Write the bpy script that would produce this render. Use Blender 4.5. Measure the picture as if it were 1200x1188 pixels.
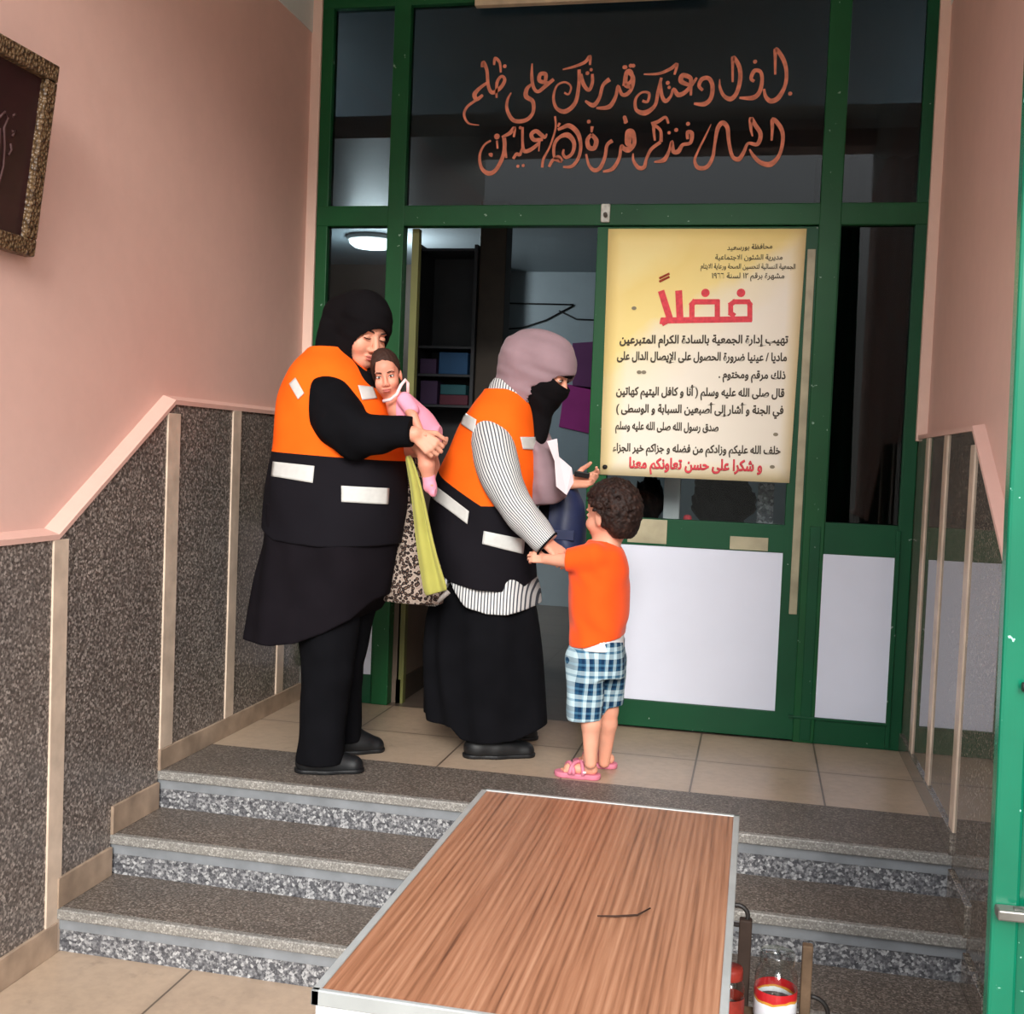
import bpy, bmesh, math, random, unicodedata
import numpy as np
from mathutils import Vector, Matrix
from mathutils.bvhtree import BVHTree

for _o in list(bpy.data.objects):
    bpy.data.objects.remove(_o)
SC = bpy.context.scene
COL = SC.collection
PI = math.pi
random.seed(7)

# ------------------------------------------------------------------ camera
F_PX = 1335.11
CAM = np.array([2.036, -3.0634, 1.582])
YAW, PITCH, ROLL = 0.2118, 0.0467, -0.0403


def _rot():
    cy, sy = math.cos(YAW), math.sin(YAW)
    fwd = np.array([-sy * math.cos(PITCH), cy * math.cos(PITCH), -math.sin(PITCH)])
    right = np.array([cy, sy, 0.0])
    down = np.cross(fwd, right)
    c, s = math.cos(ROLL), math.sin(ROLL)
    return np.array([c * right + s * down, -s * right + c * down, fwd])


RM = _rot()
cam_data = bpy.data.cameras.new('camera')
cam_data.sensor_width = 36
cam_data.lens = F_PX * 36 / 1200
cam_data.clip_start = 0.05
cam = bpy.data.objects.new('camera', cam_data)
COL.objects.link(cam)
_m = Matrix(((RM[0][0], -RM[1][0], -RM[2][0], CAM[0]),
             (RM[0][1], -RM[1][1], -RM[2][1], CAM[1]),
             (RM[0][2], -RM[1][2], -RM[2][2], CAM[2]),
             (0, 0, 0, 1)))
cam.matrix_world = _m
SC.camera = cam

# ------------------------------------------------------------------ light
world = bpy.data.worlds.new('overcast_sky')
SC.world = world
world.use_nodes = True
_nt = world.node_tree
_bg = _nt.nodes['Background']
_tc = _nt.nodes.new('ShaderNodeTexCoord')
_sx = _nt.nodes.new('ShaderNodeSeparateXYZ')
_rp = _nt.nodes.new('ShaderNodeValToRGB')
_nt.links.new(_tc.outputs['Generated'], _sx.inputs[0])
_nt.links.new(_sx.outputs[2], _rp.inputs[0])
_nt.links.new(_rp.outputs[0], _bg.inputs[0])
_e = _rp.color_ramp.elements
_e[0].position, _e[0].color = 0.0, (0.30, 0.29, 0.27, 1)
_e[1].position, _e[1].color = 0.75, (1.15, 1.2, 1.25, 1)
_q = _e.new(0.12); _q.color = (0.34, 0.34, 0.33, 1)
_q = _e.new(0.30); _q.color = (0.85, 0.88, 0.92, 1)
_bg.inputs[1].default_value = 1.9
sun_d = bpy.data.lights.new('hazy_sun', 'SUN')
sun_d.energy = 1.6
sun_d.angle = math.radians(18)
sun_d.color = (1.0, 0.96, 0.9)
sun = bpy.data.objects.new('hazy_sun', sun_d)
COL.objects.link(sun)
sun.rotation_euler = (math.radians(66.5), 0, math.radians(12))
SC.view_settings.view_transform = 'Standard'
SC.view_settings.look = 'None'
SC.view_settings.gamma = 1
SC.view_settings.exposure = 1.0
SC.view_settings.use_curve_mapping = False


# ------------------------------------------------------------------ pixel helpers
def _ray(u, v):
    return RM.T @ np.array([(u - 600) / F_PX, (v - 594) / F_PX, 1.0])


def UX(u, v, x):
    d = _ray(u, v)
    return CAM + d * (x - CAM[0]) / d[0]


def UY(u, v, y):
    d = _ray(u, v)
    return CAM + d * (y - CAM[1]) / d[1]


def UZ(u, v, z):
    d = _ray(u, v)
    return CAM + d * (z - CAM[2]) / d[2]


# room sizes
W = 2.6722          # width between the granite faces
P = 1.893           # front face of the green partition
RISE, TREAD = 0.1353, 0.2964
L = 3 * RISE        # landing height
GEDGE = 0.40


# ------------------------------------------------------------------ objects
def link(o, parent=None):
    COL.objects.link(o)
    if parent is not None:
        o.parent = parent
    return o


def mesh_obj(name, me, mats=None, parent=None, smooth=False, origin=None):
    """origin: world point the mesh is measured from (meshes are made in world coordinates)."""
    o = bpy.data.objects.new(name, me)
    if origin is not None:
        me.transform(Matrix.Translation(-Vector(origin)))
        if parent is None:
            o.location = origin
    for m in (mats if isinstance(mats, (list, tuple)) else [mats]):
        if m is not None:
            me.materials.append(m)
    if smooth:
        me.polygons.foreach_set('use_smooth', [True] * len(me.polygons))
    return link(o, parent)


def tag(o, label=None, cat=None, group=None, kind=None):
    if label: o['label'] = label
    if cat: o['category'] = cat
    if group: o['group'] = group
    if kind: o['kind'] = kind
    return o


def empty(name, loc, label=None, cat=None, group=None, kind=None):
    o = bpy.data.objects.new(name, None)
    o.location = loc
    link(o)
    return tag(o, label, cat, group, kind)


class MB:
    """collects simple shapes and links them as one mesh"""
    def __init__(s):
        s.bm = bmesh.new()

    def box(s, x0, x1, y0, y1, z0, z1, bev=0.0, seg=2):
        b = bmesh.new()
        bmesh.ops.create_cube(b, size=1)
        for v in b.verts:
            v.co = Vector(((x0 + x1) / 2 + v.co.x * (x1 - x0), (y0 + y1) / 2 + v.co.y * (y1 - y0), (z0 + z1) / 2 + v.co.z * (z1 - z0)))
        if bev > 0:
            bmesh.ops.bevel(b, geom=b.edges[:], offset=bev, segments=seg, affect='EDGES', profile=0.5)
        s._add(b)
        return s

    def hexa(s, p, bev=0.0):
        """eight corners: bottom four, then top four, both counter-clockwise"""
        b = bmesh.new()
        v = [b.verts.new(Vector(q)) for q in p]
        for f in ((3, 2, 1, 0), (4, 5, 6, 7), (0, 1, 5, 4), (1, 2, 6, 5), (2, 3, 7, 6), (3, 0, 4, 7)):
            b.faces.new([v[i] for i in f])
        bmesh.ops.recalc_face_normals(b, faces=b.faces)
        if bev > 0:
            bmesh.ops.bevel(b, geom=b.edges[:], offset=bev, segments=2, affect='EDGES', profile=0.5)
        s._add(b)
        return s

    def prism(s, poly, axis, a, c, bev=0.0):
        """poly: list of 2D points in the two other axes; extruded from a to c along axis"""
        b = bmesh.new()
        def mk(q, t):
            if axis == 0: return Vector((t, q[0], q[1]))
            if axis == 1: return Vector((q[0], t, q[1]))
            return Vector((q[0], q[1], t))
        A = [b.verts.new(mk(q, a)) for q in poly]
        B = [b.verts.new(mk(q, c)) for q in poly]
        n = len(poly)
        b.faces.new(A); b.faces.new(B[::-1])
        for i in range(n):
            b.faces.new([A[i], A[(i + 1) % n], B[(i + 1) % n], B[i]])
        bmesh.ops.recalc_face_normals(b, faces=b.faces)
        if bev > 0:
            bmesh.ops.bevel(b, geom=b.edges[:], offset=bev, segments=2, affect='EDGES', profile=0.5)
        s._add(b)
        return s

    def tube(s, pts, r, n=10, cap=True):
        pts = [Vector(p) for p in pts]
        rs = r if isinstance(r, (list, tuple)) else [r] * len(pts)
        b = bmesh.new()
        rings = []
        up = None
        for i, p in enumerate(pts):
            t = (pts[min(i + 1, len(pts) - 1)] - pts[max(i - 1, 0)]).normalized()
            if up is None:
                up = Vector((0, 0, 1)) if abs(t.z) < 0.9 else Vector((1, 0, 0))
            u = t.cross(up).normalized(); w = u.cross(t).normalized(); up = w
            rings.append([b.verts.new(p + (u * math.cos(2 * PI * k / n) + w * math.sin(2 * PI * k / n)) * rs[i]) for k in range(n)])
        for i in range(len(rings) - 1):
            for k in range(n):
                f = b.faces.new([rings[i][k], rings[i][(k + 1) % n], rings[i + 1][(k + 1) % n], rings[i + 1][k]])
                f.smooth = True
        if cap:
            b.faces.new(rings[0][::-1]); b.faces.new(rings[-1])
        bmesh.ops.recalc_face_normals(b, faces=b.faces)
        s._add(b)
        return s

    def lathe(s, prof, c, n=32):
        b = bmesh.new()
        rings = []
        for r, z in prof:
            rings.append([b.verts.new((c[0] + r * math.cos(2 * PI * k / n), c[1] + r * math.sin(2 * PI * k / n), c[2] + z)) for k in range(n)])
        for i in range(len(rings) - 1):
            for k in range(n):
                f = b.faces.new([rings[i][k], rings[i][(k + 1) % n], rings[i + 1][(k + 1) % n], rings[i + 1][k]])
                f.smooth = True
        bmesh.ops.remove_doubles(b, verts=b.verts, dist=1e-6)
        bmesh.ops.recalc_face_normals(b, faces=b.faces)
        s._add(b)
        return s

    def _add(s, b):
        me = bpy.data.meshes.new('tmp')
        b.to_mesh(me); b.free()
        s.bm.from_mesh(me)
        bpy.data.meshes.remove(me)

    def mesh(s, name='m'):
        me = bpy.data.meshes.new(name)
        s.bm.to_mesh(me); s.bm.free()
        return me

    def build(s, name, mat, parent=None, origin=None):
        return mesh_obj(name, s.mesh(name), mat, parent, origin=origin)


# ------------------------------------------------------------------ materials
def lin(r, g, b):
    f = lambda c: (c / 255 / 12.92) if c / 255 <= 0.04045 else ((c / 255 + 0.055) / 1.055) ** 2.4
    return (f(r), f(g), f(b), 1)


class NT:
    def __init__(s, name):
        s.m = bpy.data.materials.new(name)
        s.m.use_nodes = True
        s.nt = s.m.node_tree
        s.b = s.nt.nodes['Principled BSDF']
        s.tc = None

    def n(s, t, **kw):
        nd = s.nt.nodes.new(t)
        for k, v in kw.items():
            if k in nd.inputs.keys():
                nd.inputs[k].default_value = v
            else:
                setattr(nd, k, v)
        return nd

    def l(s, a, b):
        s.nt.links.new(a, b)

    def co(s, scale=(1, 1, 1), kind='Object', rot=(0, 0, 0)):
        if s.tc is None:
            s.tc = s.n('ShaderNodeTexCoord')
        mp = s.n('ShaderNodeMapping')
        mp.inputs['Scale'].default_value = scale
        mp.inputs['Rotation'].default_value = rot
        s.l(s.tc.outputs[kind], mp.inputs['Vector'])
        return mp.outputs['Vector']

    def noise(s, vec, scale, detail=4, rough=0.5):
        nd = s.n('ShaderNodeTexNoise')
        nd.inputs['Scale'].default_value = scale
        nd.inputs['Detail'].default_value = detail
        nd.inputs['Roughness'].default_value = rough
        s.l(vec, nd.inputs['Vector'])
        return nd

    def ramp(s, fac, stops, interp='LINEAR'):
        r = s.n('ShaderNodeValToRGB')
        r.color_ramp.interpolation = interp
        e = r.color_ramp.elements
        while len(e) > 1: e.remove(e[-1])
        e[0].position, e[0].color = stops[0]
        for p, c in stops[1:]:
            q = e.new(p); q.color = c
        s.l(fac, r.inputs['Fac'])
        return r.outputs['Color']

    def mix(s, fac, a, b, mode='MIX'):
        m = s.n('ShaderNodeMix', data_type='RGBA', blend_type=mode)
        for sock, v in ((m.inputs[0], fac), (m.inputs[6], a), (m.inputs[7], b)):
            if hasattr(v, 'is_output'): s.l(v, sock)
            else: sock.default_value = v
        return m.outputs[2]

    def math(s, op, a, b=0.0):
        m = s.n('ShaderNodeMath', operation=op)
        for sock, v in ((m.inputs[0], a), (m.inputs[1], b)):
            if hasattr(v, 'is_output'): s.l(v, sock)
            else: sock.default_value = v
        return m.outputs[0]

    def bump(s, h, strength=0.3, dist=0.01):
        b = s.n('ShaderNodeBump')
        b.inputs['Strength'].default_value = strength
        b.inputs['Distance'].default_value = dist
        s.l(h, b.inputs['Height'])
        s.l(b.outputs['Normal'], s.b.inputs['Normal'])

    def base(s, c):
        if hasattr(c, 'is_output'): s.l(c, s.b.inputs['Base Color'])
        else: s.b.inputs['Base Color'].default_value = c

    def rough(s, v, spec=0.5):
        if hasattr(v, 'is_output'): s.l(v, s.b.inputs['Roughness'])
        else: s.b.inputs['Roughness'].default_value = v
        s.b.inputs['Specular IOR Level'].default_value = spec


def scale_c(c, k):
    return (min(c[0] * k, 1), min(c[1] * k, 1), min(c[2] * k, 1), 1)


def plain(name, c, rough=0.6, spec=0.4, var=0.12, nscale=6, bump=0.0, bscale=60, metal=0.0):
    t = NT(name)
    v = t.co()
    n = t.noise(v, nscale, 5)
    t.base(t.ramp(n.outputs['Fac'], [(0.3, scale_c(c, 1 - var)), (0.7, scale_c(c, 1 + var))]))
    t.rough(rough, spec)
    t.b.inputs['Metallic'].default_value = metal
    if bump:
        b = t.noise(v, bscale, 3)
        t.bump(b.outputs['Fac'], bump, 0.005)
    return t.m


def fabric(name, c, var=0.15, sheen=0.15, rough=0.9, weave=700, bump=0.15, spec=0.2):
    t = NT(name)
    v = t.co()
    n = t.noise(v, 9, 5)
    t.base(t.ramp(n.outputs['Fac'], [(0.3, scale_c(c, 1 - var)), (0.7, scale_c(c, 1 + var))]))
    t.rough(rough, spec)
    t.b.inputs['Sheen Weight'].default_value = sheen
    w = t.noise(v, weave, 2)
    t.bump(w.outputs['Fac'], bump, 0.002)
    return t.m


def mat_plaster(name, c):
    t = NT(name)
    v = t.co()
    n = t.noise(v, 1.6, 6, 0.6)
    n2 = t.noise(v, 14, 4, 0.6)
    col = t.ramp(n.outputs['Fac'], [(0.25, scale_c(c, 0.93)), (0.75, scale_c(c, 1.05))])
    col = t.mix(0.1, col, t.ramp(n2.outputs['Fac'], [(0.35, scale_c(c, 0.8)), (0.65, scale_c(c, 1.1))]))
    t.base(col)
    t.rough(0.45, 0.35)
    t.bump(n2.outputs['Fac'], 0.12, 0.01)
    return t.m


def mat_granite(name, dark, mid, light, scale=150, rough=0.25, spec=0.5, amount=0.62):
    t = NT(name)
    v = t.co()
    vo = t.n('ShaderNodeTexVoronoi')
    vo.inputs['Scale'].default_value = scale
    t.l(v, vo.inputs['Vector'])
    sep = t.n('ShaderNodeSeparateColor')
    t.l(vo.outputs['Color'], sep.inputs[0])
    col = t.ramp(sep.outputs[0], [(0.0, dark), (amount * 0.6, dark), (amount, mid), (0.9, light), (1.0, scale_c(light, 1.5))])
    n = t.noise(v, scale * 0.55, 4, 0.7)
    col = t.mix(0.45, col, t.ramp(n.outputs['Fac'], [(0.35, dark), (0.5, mid), (0.68, light)]))
    n2 = t.noise(v, 2.5, 4)
    col = t.mix(1.0, col, t.ramp(n2.outputs['Fac'], [(0.3, (0.86, 0.86, 0.86, 1)), (0.7, (1.1, 1.08, 1.05, 1))]), 'MULTIPLY')
    t.base(col)
    t.rough(rough, spec)
    return t.m


def mat_tiles(name, c, x0, y0, size, grout, rough=0.3):
    """square tiles laid from (x0, y0), with thin grout and grime near the joints"""
    t = NT(name)
    v = t.co()
    mp = t.n('ShaderNodeMapping')
    t.l(t.tc.outputs['Object'], mp.inputs['Vector'])
    mp.inputs['Location'].default_value = (-x0 / size, -y0 / size, 0)
    mp.inputs['Scale'].default_value = (1 / size, 1 / size, 1)
    sp = t.n('ShaderNodeSeparateXYZ')
    t.l(mp.outputs[0], sp.inputs[0])
    def edge(s):
        f = t.math('FRACT', s)
        return t.math('MINIMUM', f, t.math('SUBTRACT', 1.0, f))
    d = t.math('MINIMUM', edge(sp.outputs[0]), edge(sp.outputs[1]))
    line = t.math('LESS_THAN', d, 0.0035 / size)
    n = t.noise(v, 3.5, 6, 0.65)
    n2 = t.noise(v, 30, 4, 0.6)
    n3 = t.noise(v, 9, 5, 0.7)
    col = t.ramp(n.outputs['Fac'], [(0.3, scale_c(c, 0.8)), (0.5, c), (0.75, scale_c(c, 1.12))])
    col = t.mix(0.25, col, t.ramp(n2.outputs['Fac'], [(0.35, scale_c(c, 0.7)), (0.6, scale_c(c, 1.1))]))
    stain = t.ramp(n3.outputs['Fac'], [(0.60, (0, 0, 0, 1)), (0.72, (1, 1, 1, 1))])
    col = t.mix(t.math('MULTIPLY', stain, 0.4), col, scale_c(c, 0.42))
    grime = t.math('MULTIPLY', t.math('SUBTRACT', 1.0, t.math('MINIMUM', t.math('MULTIPLY', d, 14.0), 1.0)), 0.3)
    col = t.mix(grime, col, scale_c(c, 0.55))
    col = t.mix(line, col, grout)
    t.base(col)
    t.rough(rough, 0.4)
    t.bump(t.math('SUBTRACT', 1.0, line), 0.25, 0.003)
    return t.m


def mat_paint(name, c, chip=None, rough=0.35, chips=0.73, spec=0.45):
    t = NT(name)
    v = t.co()
    n = t.noise(v, 3.0, 5)
    col = t.ramp(n.outputs['Fac'], [(0.3, scale_c(c, 0.82)), (0.7, scale_c(c, 1.15))])
    if chip:
        k = t.noise(v, 38, 3, 0.5)
        f = t.ramp(k.outputs['Fac'], [(chips, (0, 0, 0, 1)), (chips + 0.015, (1, 1, 1, 1))])
        col = t.mix(f, col, chip)
    t.base(col)
    t.rough(rough, spec)
    st = t.noise(t.co((40, 40, 2)), 3, 2)
    t.bump(st.outputs['Fac'], 0.08, 0.004)
    return t.m


def mat_wood(name, stops, axis_scale, rough=0.35, ring=9):
    t = NT(name)
    v = t.co(axis_scale)
    n = t.noise(v, 1.0, 8, 0.62)
    n2 = t.noise(t.co(tuple(a * 4.0 for a in axis_scale)), 1.0, 5, 0.6)
    w = t.n('ShaderNodeTexWave', wave_type='BANDS', bands_direction='X')
    w.inputs['Scale'].default_value = ring
    w.inputs['Distortion'].default_value = 6
    w.inputs['Detail'].default_value = 3
    w.inputs['Detail Scale'].default_value = 0.6
    t.l(t.co((axis_scale[0] * 0.08, axis_scale[1] * 0.16, axis_scale[2] * 0.08)), w.inputs['Vector'])
    f = t.math('ADD', t.math('MULTIPLY', n.outputs['Fac'], 0.55), t.math('MULTIPLY', w.outputs['Fac'], 0.16))
    f = t.math('ADD', f, t.math('MULTIPLY', n2.outputs['Fac'], 0.38))
    t.base(t.ramp(f, stops))
    t.rough(rough, 0.4)
    return t.m


def mat_glass(name, tint=(0.8, 0.85, 0.85, 1), refl=0.4, rough=0.0):
    t = NT(name)
    tr = t.n('ShaderNodeBsdfTransparent'); tr.inputs[0].default_value = tint
    gl = t.n('ShaderNodeBsdfGlossy'); gl.inputs['Roughness'].default_value = rough
    gl.inputs[0].default_value = (refl, refl, refl, 1)
    lw = t.n('ShaderNodeLayerWeight'); lw.inputs['Blend'].default_value = 0.5
    fr = t.math('ADD', 0.04, t.math('MULTIPLY', 0.9, t.math('POWER', lw.outputs['Facing'], 5.0)))
    ms = t.n('ShaderNodeMixShader')
    t.l(fr, ms.inputs[0]); t.l(tr.outputs[0], ms.inputs[1]); t.l(gl.outputs[0], ms.inputs[2])
    t.l(ms.outputs[0], t.nt.nodes['Material Output'].inputs['Surface'])
    return t.m


def mat_emit(name, c, s):
    t = NT(name)
    t.base(c)
    t.b.inputs['Emission Color'].default_value = c
    t.b.inputs['Emission Strength'].default_value = s
    return t.m
# ================================================================== the setting
M = {}
M['pink'] = mat_plaster('pink_plaster', lin(221, 181, 168))
M['pink_trim'] = mat_plaster('pink_trim_paint', lin(216, 174, 160))
M['cream'] = mat_plaster('cream_paint', lin(228, 196, 180))
M['white_wall'] = mat_plaster('white_paint', lin(215, 218, 214))
M['ceiling'] = mat_plaster('ceiling_paint', lin(228, 228, 222))
M['granite'] = mat_granite('dark_granite', lin(60, 53, 50), lin(112, 102, 96), lin(172, 162, 154), 150, 0.3)
M['granite_polish'] = mat_granite('polished_granite', lin(60, 54, 48), lin(106, 97, 88), lin(152, 144, 134), 170, 0.02, 1.0)
M['tread'] = mat_granite('worn_brown_granite', lin(60, 52, 47), lin(98, 88, 80), lin(146, 137, 128), 200, 0.5)
M['nosing'] = mat_granite('pale_granite_edge', lin(104, 101, 97), lin(130, 127, 122), lin(160, 157, 152), 240, 0.5)
M['riser'] = mat_granite('terrazzo_riser', lin(54, 54, 58), lin(100, 100, 104), lin(172, 172, 172), 130, 0.6, 0.3, 0.6)
M['riser_band'] = plain('cement_band', lin(120, 123, 126), 0.7, 0.3, 0.15, 12)
M['marble'] = plain('cream_marble', lin(205, 184, 164), 0.3, 0.4, 0.16, 11)
M['marble_dirty'] = plain('stained_marble', lin(160, 138, 118), 0.45, 0.3, 0.3, 9)
M['tile'] = mat_tiles('beige_tile', lin(176, 153, 131), 0.45, 0.022, 0.467, lin(96, 82, 70))
M['tile_landing'] = mat_tiles('beige_landing_tile', lin(176, 154, 132), 0.45, 1.436, 0.467, lin(96, 82, 70), 0.32)
M['ground'] = plain('outside_paving', lin(150, 142, 132), 0.9, 0.2, 0.15, 3)
M['green'] = mat_paint('green_paint', lin(16, 78, 40), lin(130, 160, 140), 0.4, 0.71, 0.25)
M['green_dark'] = mat_paint('dark_green_paint', lin(8, 72, 42), lin(150, 165, 155), 0.4, 0.72, 0.25)
M['green_gloss'] = mat_paint('glossy_green_enamel', lin(0, 104, 76), lin(160, 215, 198), 0.25, 0.72, 0.45)
M['panel'] = plain('white_panel', lin(222, 226, 240), 0.4, 0.4, 0.04, 2)
M['glass'] = mat_glass('window_glass', (0.42, 0.45, 0.46, 1))
M['glass_clear'] = mat_glass('door_glass', (0.85, 0.88, 0.88, 1), 0.2)
M['dark_wood'] = plain('dark_brown_wood', lin(58, 48, 38), 0.5, 0.4, 0.2, 8)
M['metal'] = plain('worn_steel', lin(120, 118, 112), 0.4, 0.5, 0.15, 20, metal=0.7)
M['alu'] = plain('dull_aluminium', lin(158, 160, 158), 0.45, 0.5, 0.08, 15, metal=0.35)
M['black'] = plain('black_plastic', lin(16, 16, 18), 0.5, 0.4, 0.2, 9)
M['grey_wall'] = mat_plaster('grey_inner_wall', lin(140, 152, 158))
M['brown_wall'] = plain('brown_inner_panel', lin(110, 96, 84), 0.6, 0.3, 0.1, 5)

YF = -1.35         # front end of the porch walls
ZT = 3.92          # ceiling


def S(o, name=None):
    return tag(o, kind='structure')


# floors
S(MB().box(-0.05, W + 0.05, YF, 0.02, -0.1, 0).build('floor', M['tile']))
S(MB().box(-9, 11, -12, YF, -0.12, -0.004).build('ground', M['ground']))
S(MB().box(-0.05, W + 0.05, 2 * TREAD + GEDGE, P, L - 0.08, L).build('floor_landing', M['tile_landing']))
M['tile_inner'] = mat_tiles('inner_floor_tile', lin(104, 92, 82), 0.45, 1.436, 0.467, lin(80, 70, 60), 0.3)
S(MB().box(-2.0, 5.0, P, P + 4.0, L - 0.08, L).build('floor_inner', M['tile_inner']))

# three steps: tread, nosing and riser each
for k in (1, 2, 3):
    y0 = (k - 1) * TREAD
    y1 = y0 + (TREAD + 0.02 if k < 3 else GEDGE)
    z = k * RISE
    st = empty('stair_step', (W / 2, y0, z), kind='structure')
    o = (W / 2, y0, z)
    MB().box(-0.02, W + 0.02, y0 + 0.024, y1, z - 0.032, z).build('tread', M['tread'], st, o)
    MB().box(-0.02, W + 0.02, y0, y0 + 0.024, z - 0.032, z, 0.004).build('nosing', M['nosing'], st, o)
    MB().box(-0.02, W + 0.02, y0 + 0.012, y0 + 0.05, z - 0.066, z - 0.032).build('riser_band', M['riser_band'], st, o)
    MB().box(-0.02, W + 0.02, y0 + 0.016, y0 + 0.05, z - RISE, z - 0.066).build('riser', M['riser'], st, o)


def wain_top(y):
    if y < -0.03: return 1.275
    if y > 0.645: return 1.712
    return 1.275 + (y + 0.03) / 0.675 * 0.437


def stair_z(y):
    if y < 0: return 0.0
    return min(3, int(y / TREAD) + 1) * RISE


def side_wall(side):
    left = side == 'left'
    X0 = 0.0 if left else W
    sg = -1 if left else 1                      # outwards
    rec = 0.045 if left else 0.03
    def xs(a): return X0 + sg * a               # a metres behind the granite face
    def bx(mb, a, b, *r, **k): return mb.box(min(xs(a), xs(b)), max(xs(a), xs(b)), *r, **k)
    S(bx(MB(), rec, rec + 0.25, YF, P + 0.1, -0.1, 3.455).build('wall_' + side, M['pink']))
    S(bx(MB(), rec - 0.004, rec + 0.25, YF, P + 0.1, 3.455, ZT).build('wall_%s_frieze' % side, M['white_wall']))
    # granite cladding
    poly = [(YF, 0), (0.0, 0)]
    for k in (1, 2, 3):
        poly += [((k - 1) * TREAD, k * RISE - 0.01), (k * TREAD, k * RISE - 0.01)]
    poly[-1] = (P, L - 0.01)
    poly += [(P, 1.712), (0.645, 1.712), (-0.03, 1.275), (YF, 1.275)]
    S(MB().prism(poly, 0, xs(0), xs(rec + 0.01)).build('wainscot_' + side, M['granite'] if left else M['granite_polish']))
    # ledge along the top of the cladding
    mb = MB()
    path = [(YF, 1.275), (-0.03, 1.275), (0.645, 1.712), (P, 1.712)]
    for (ya, za), (yb, zb) in zip(path[:-1], path[1:]):
        h = 0.030 if left else 0.02
        sec = lambda y, z: [(xs(-0.006), y, z - 0.004), (xs(-0.006), y, z + 0.012), (xs(rec + 0.005), y, z + h), (xs(rec + 0.005), y, z - 0.004)]
        A, B = sec(ya, za), sec(yb, zb)
        mb.hexa([A[0], A[3], B[3], B[0], A[1], A[2], B[2], B[1]])
    S(mb.build('trim_1' if left else 'trim_2', M['pink_trim'] if left else M['pink']))
    # marble skirting, level over each tread
    mb = MB()
    runs = [(YF, 0.0, 0.0), (0.0, TREAD, RISE), (TREAD, 2 * TREAD, 2 * RISE), (2 * TREAD, P - 0.0, 3 * RISE)]
    for a, b, z in runs:
        bx(mb, -0.010, 0.01, a, b, z, z + (0.095 if z < L - .01 else 0.075), bev=0.002)
    S(mb.build('baseboard_' + side, M['marble_dirty'] if left else M['granite_polish']))
    # upright marble strips
    if left:
        strips = [(61.5, 79, 640), (196, 210.5, 490), (272, 281.5, 500), (323, 331, 780)]
    else:
        strips = [(1105.5, 1108, 600), (1109, 1113, 520), (1140.5, 1145, 520)]
        strips = [(1082.5, 1085.5, 600), (1103.5, 1107.5, 600), (1135.5, 1140.5, 600)]
    for a, b, y in strips:
        ya, yb = sorted((UX(a, y, X0)[1], UX(b, y, X0)[1]))
        yc = (ya + yb) / 2
        z1 = min(wain_top(ya), wain_top(yb)) - 0.004
        S(bx(MB(), -0.006, 0.01, ya, yb, stair_z(yc) + (0.0 if yc < 0.0 else 0.075), z1, bev=0.002).build('trim_3' if left else 'trim_4', M['marble']))


side_wall('left')
side_wall('right')
# plaster reveals beside the green frame
xl = UY(356, 266, P)[0]
S(MB().box(-0.05, 0.0, P - 0.012, P + 0.08, 1.70, ZT, 0.004).build('trim_5', M['cream']))
xr = UY(1103, 240, P)[0]
S(MB().box(W - 0.012, W + 0.035, P - 0.03, P + 0.08, 1.70, ZT, 0.004).build('trim_6', M['cream']))
S(MB().box(-0.4, W + 0.4, YF, P + 1.0, ZT, ZT + 0.1).build('ceiling', M['ceiling']))
S(MB().box(-0.4, W + 0.4, YF - 0.02, YF + 0.2, 3.74, ZT).build('wall_front', M['pink']))
S(MB().box(-9, -0.3, YF - 0.02, YF + 0.2, 0, 6).build('wall_front_left', M['pink']))
S(MB().box(W + 0.28, 11, YF - 0.02, YF + 0.2, 0, 6).build('wall_front_right', M['pink']))

# ------------------------------------------------------------------ the green glazed partition
FD = 0.06
zt0, zt1 = UY(600, 264.5, P)[2], UY(600, 240, P)[2]      # transom
zh = UY(482, 6.3, P)[2]                                   # header
XA0, XA1 = UY(454.5, 252, P)[0], UY(474, 252, P)[0]
XC0, XC1 = UY(960.5, 252, P)[0], UY(986, 255, P)[0]
XL1 = 0.055
XR0 = 2.615
part = empty('partition', (W / 2, P, L), kind='structure')
po = (W / 2, P, L)
MB().box(0, XL1, P, P + FD, L, ZT, 0.004).build('post', M['green'], part, po)
MB().box(XR0, W, P, P + FD, L, ZT, 0.004).build('post', M['green_dark'], part, po)
MB().box(XA0, XA1, P - 0.006, P + FD, L, ZT, 0.004).build('post', M['green'], part, po)
MB().box(XC0, XC1, P - 0.006, P + FD, L, ZT, 0.004).build('post', M['green'], part, po)
MB().box(0.001, W - 0.001, P - 0.003, P + FD - 0.002, zt0, zt1, 0.004).build('transom', M['green'], part, po)
MB().box(0.001, W - 0.001, P - 0.003, P + FD - 0.002, zh, ZT, 0.004).build('header', M['green'], part, po)
ZG = UY(1000, 613.5, P)[2]          # bottom of the dark lower panes
ZP1 = UY(1000, 651, P)[2]
ZP0 = UY(1000, 844, P)[2]
XP0, XP1 = UY(955.5, 745, P)[0], UY(1043, 750, P)[0]
XG0, XG1 = UY(975, 440, P)[0], UY(1063, 440, P)[0]
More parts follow.
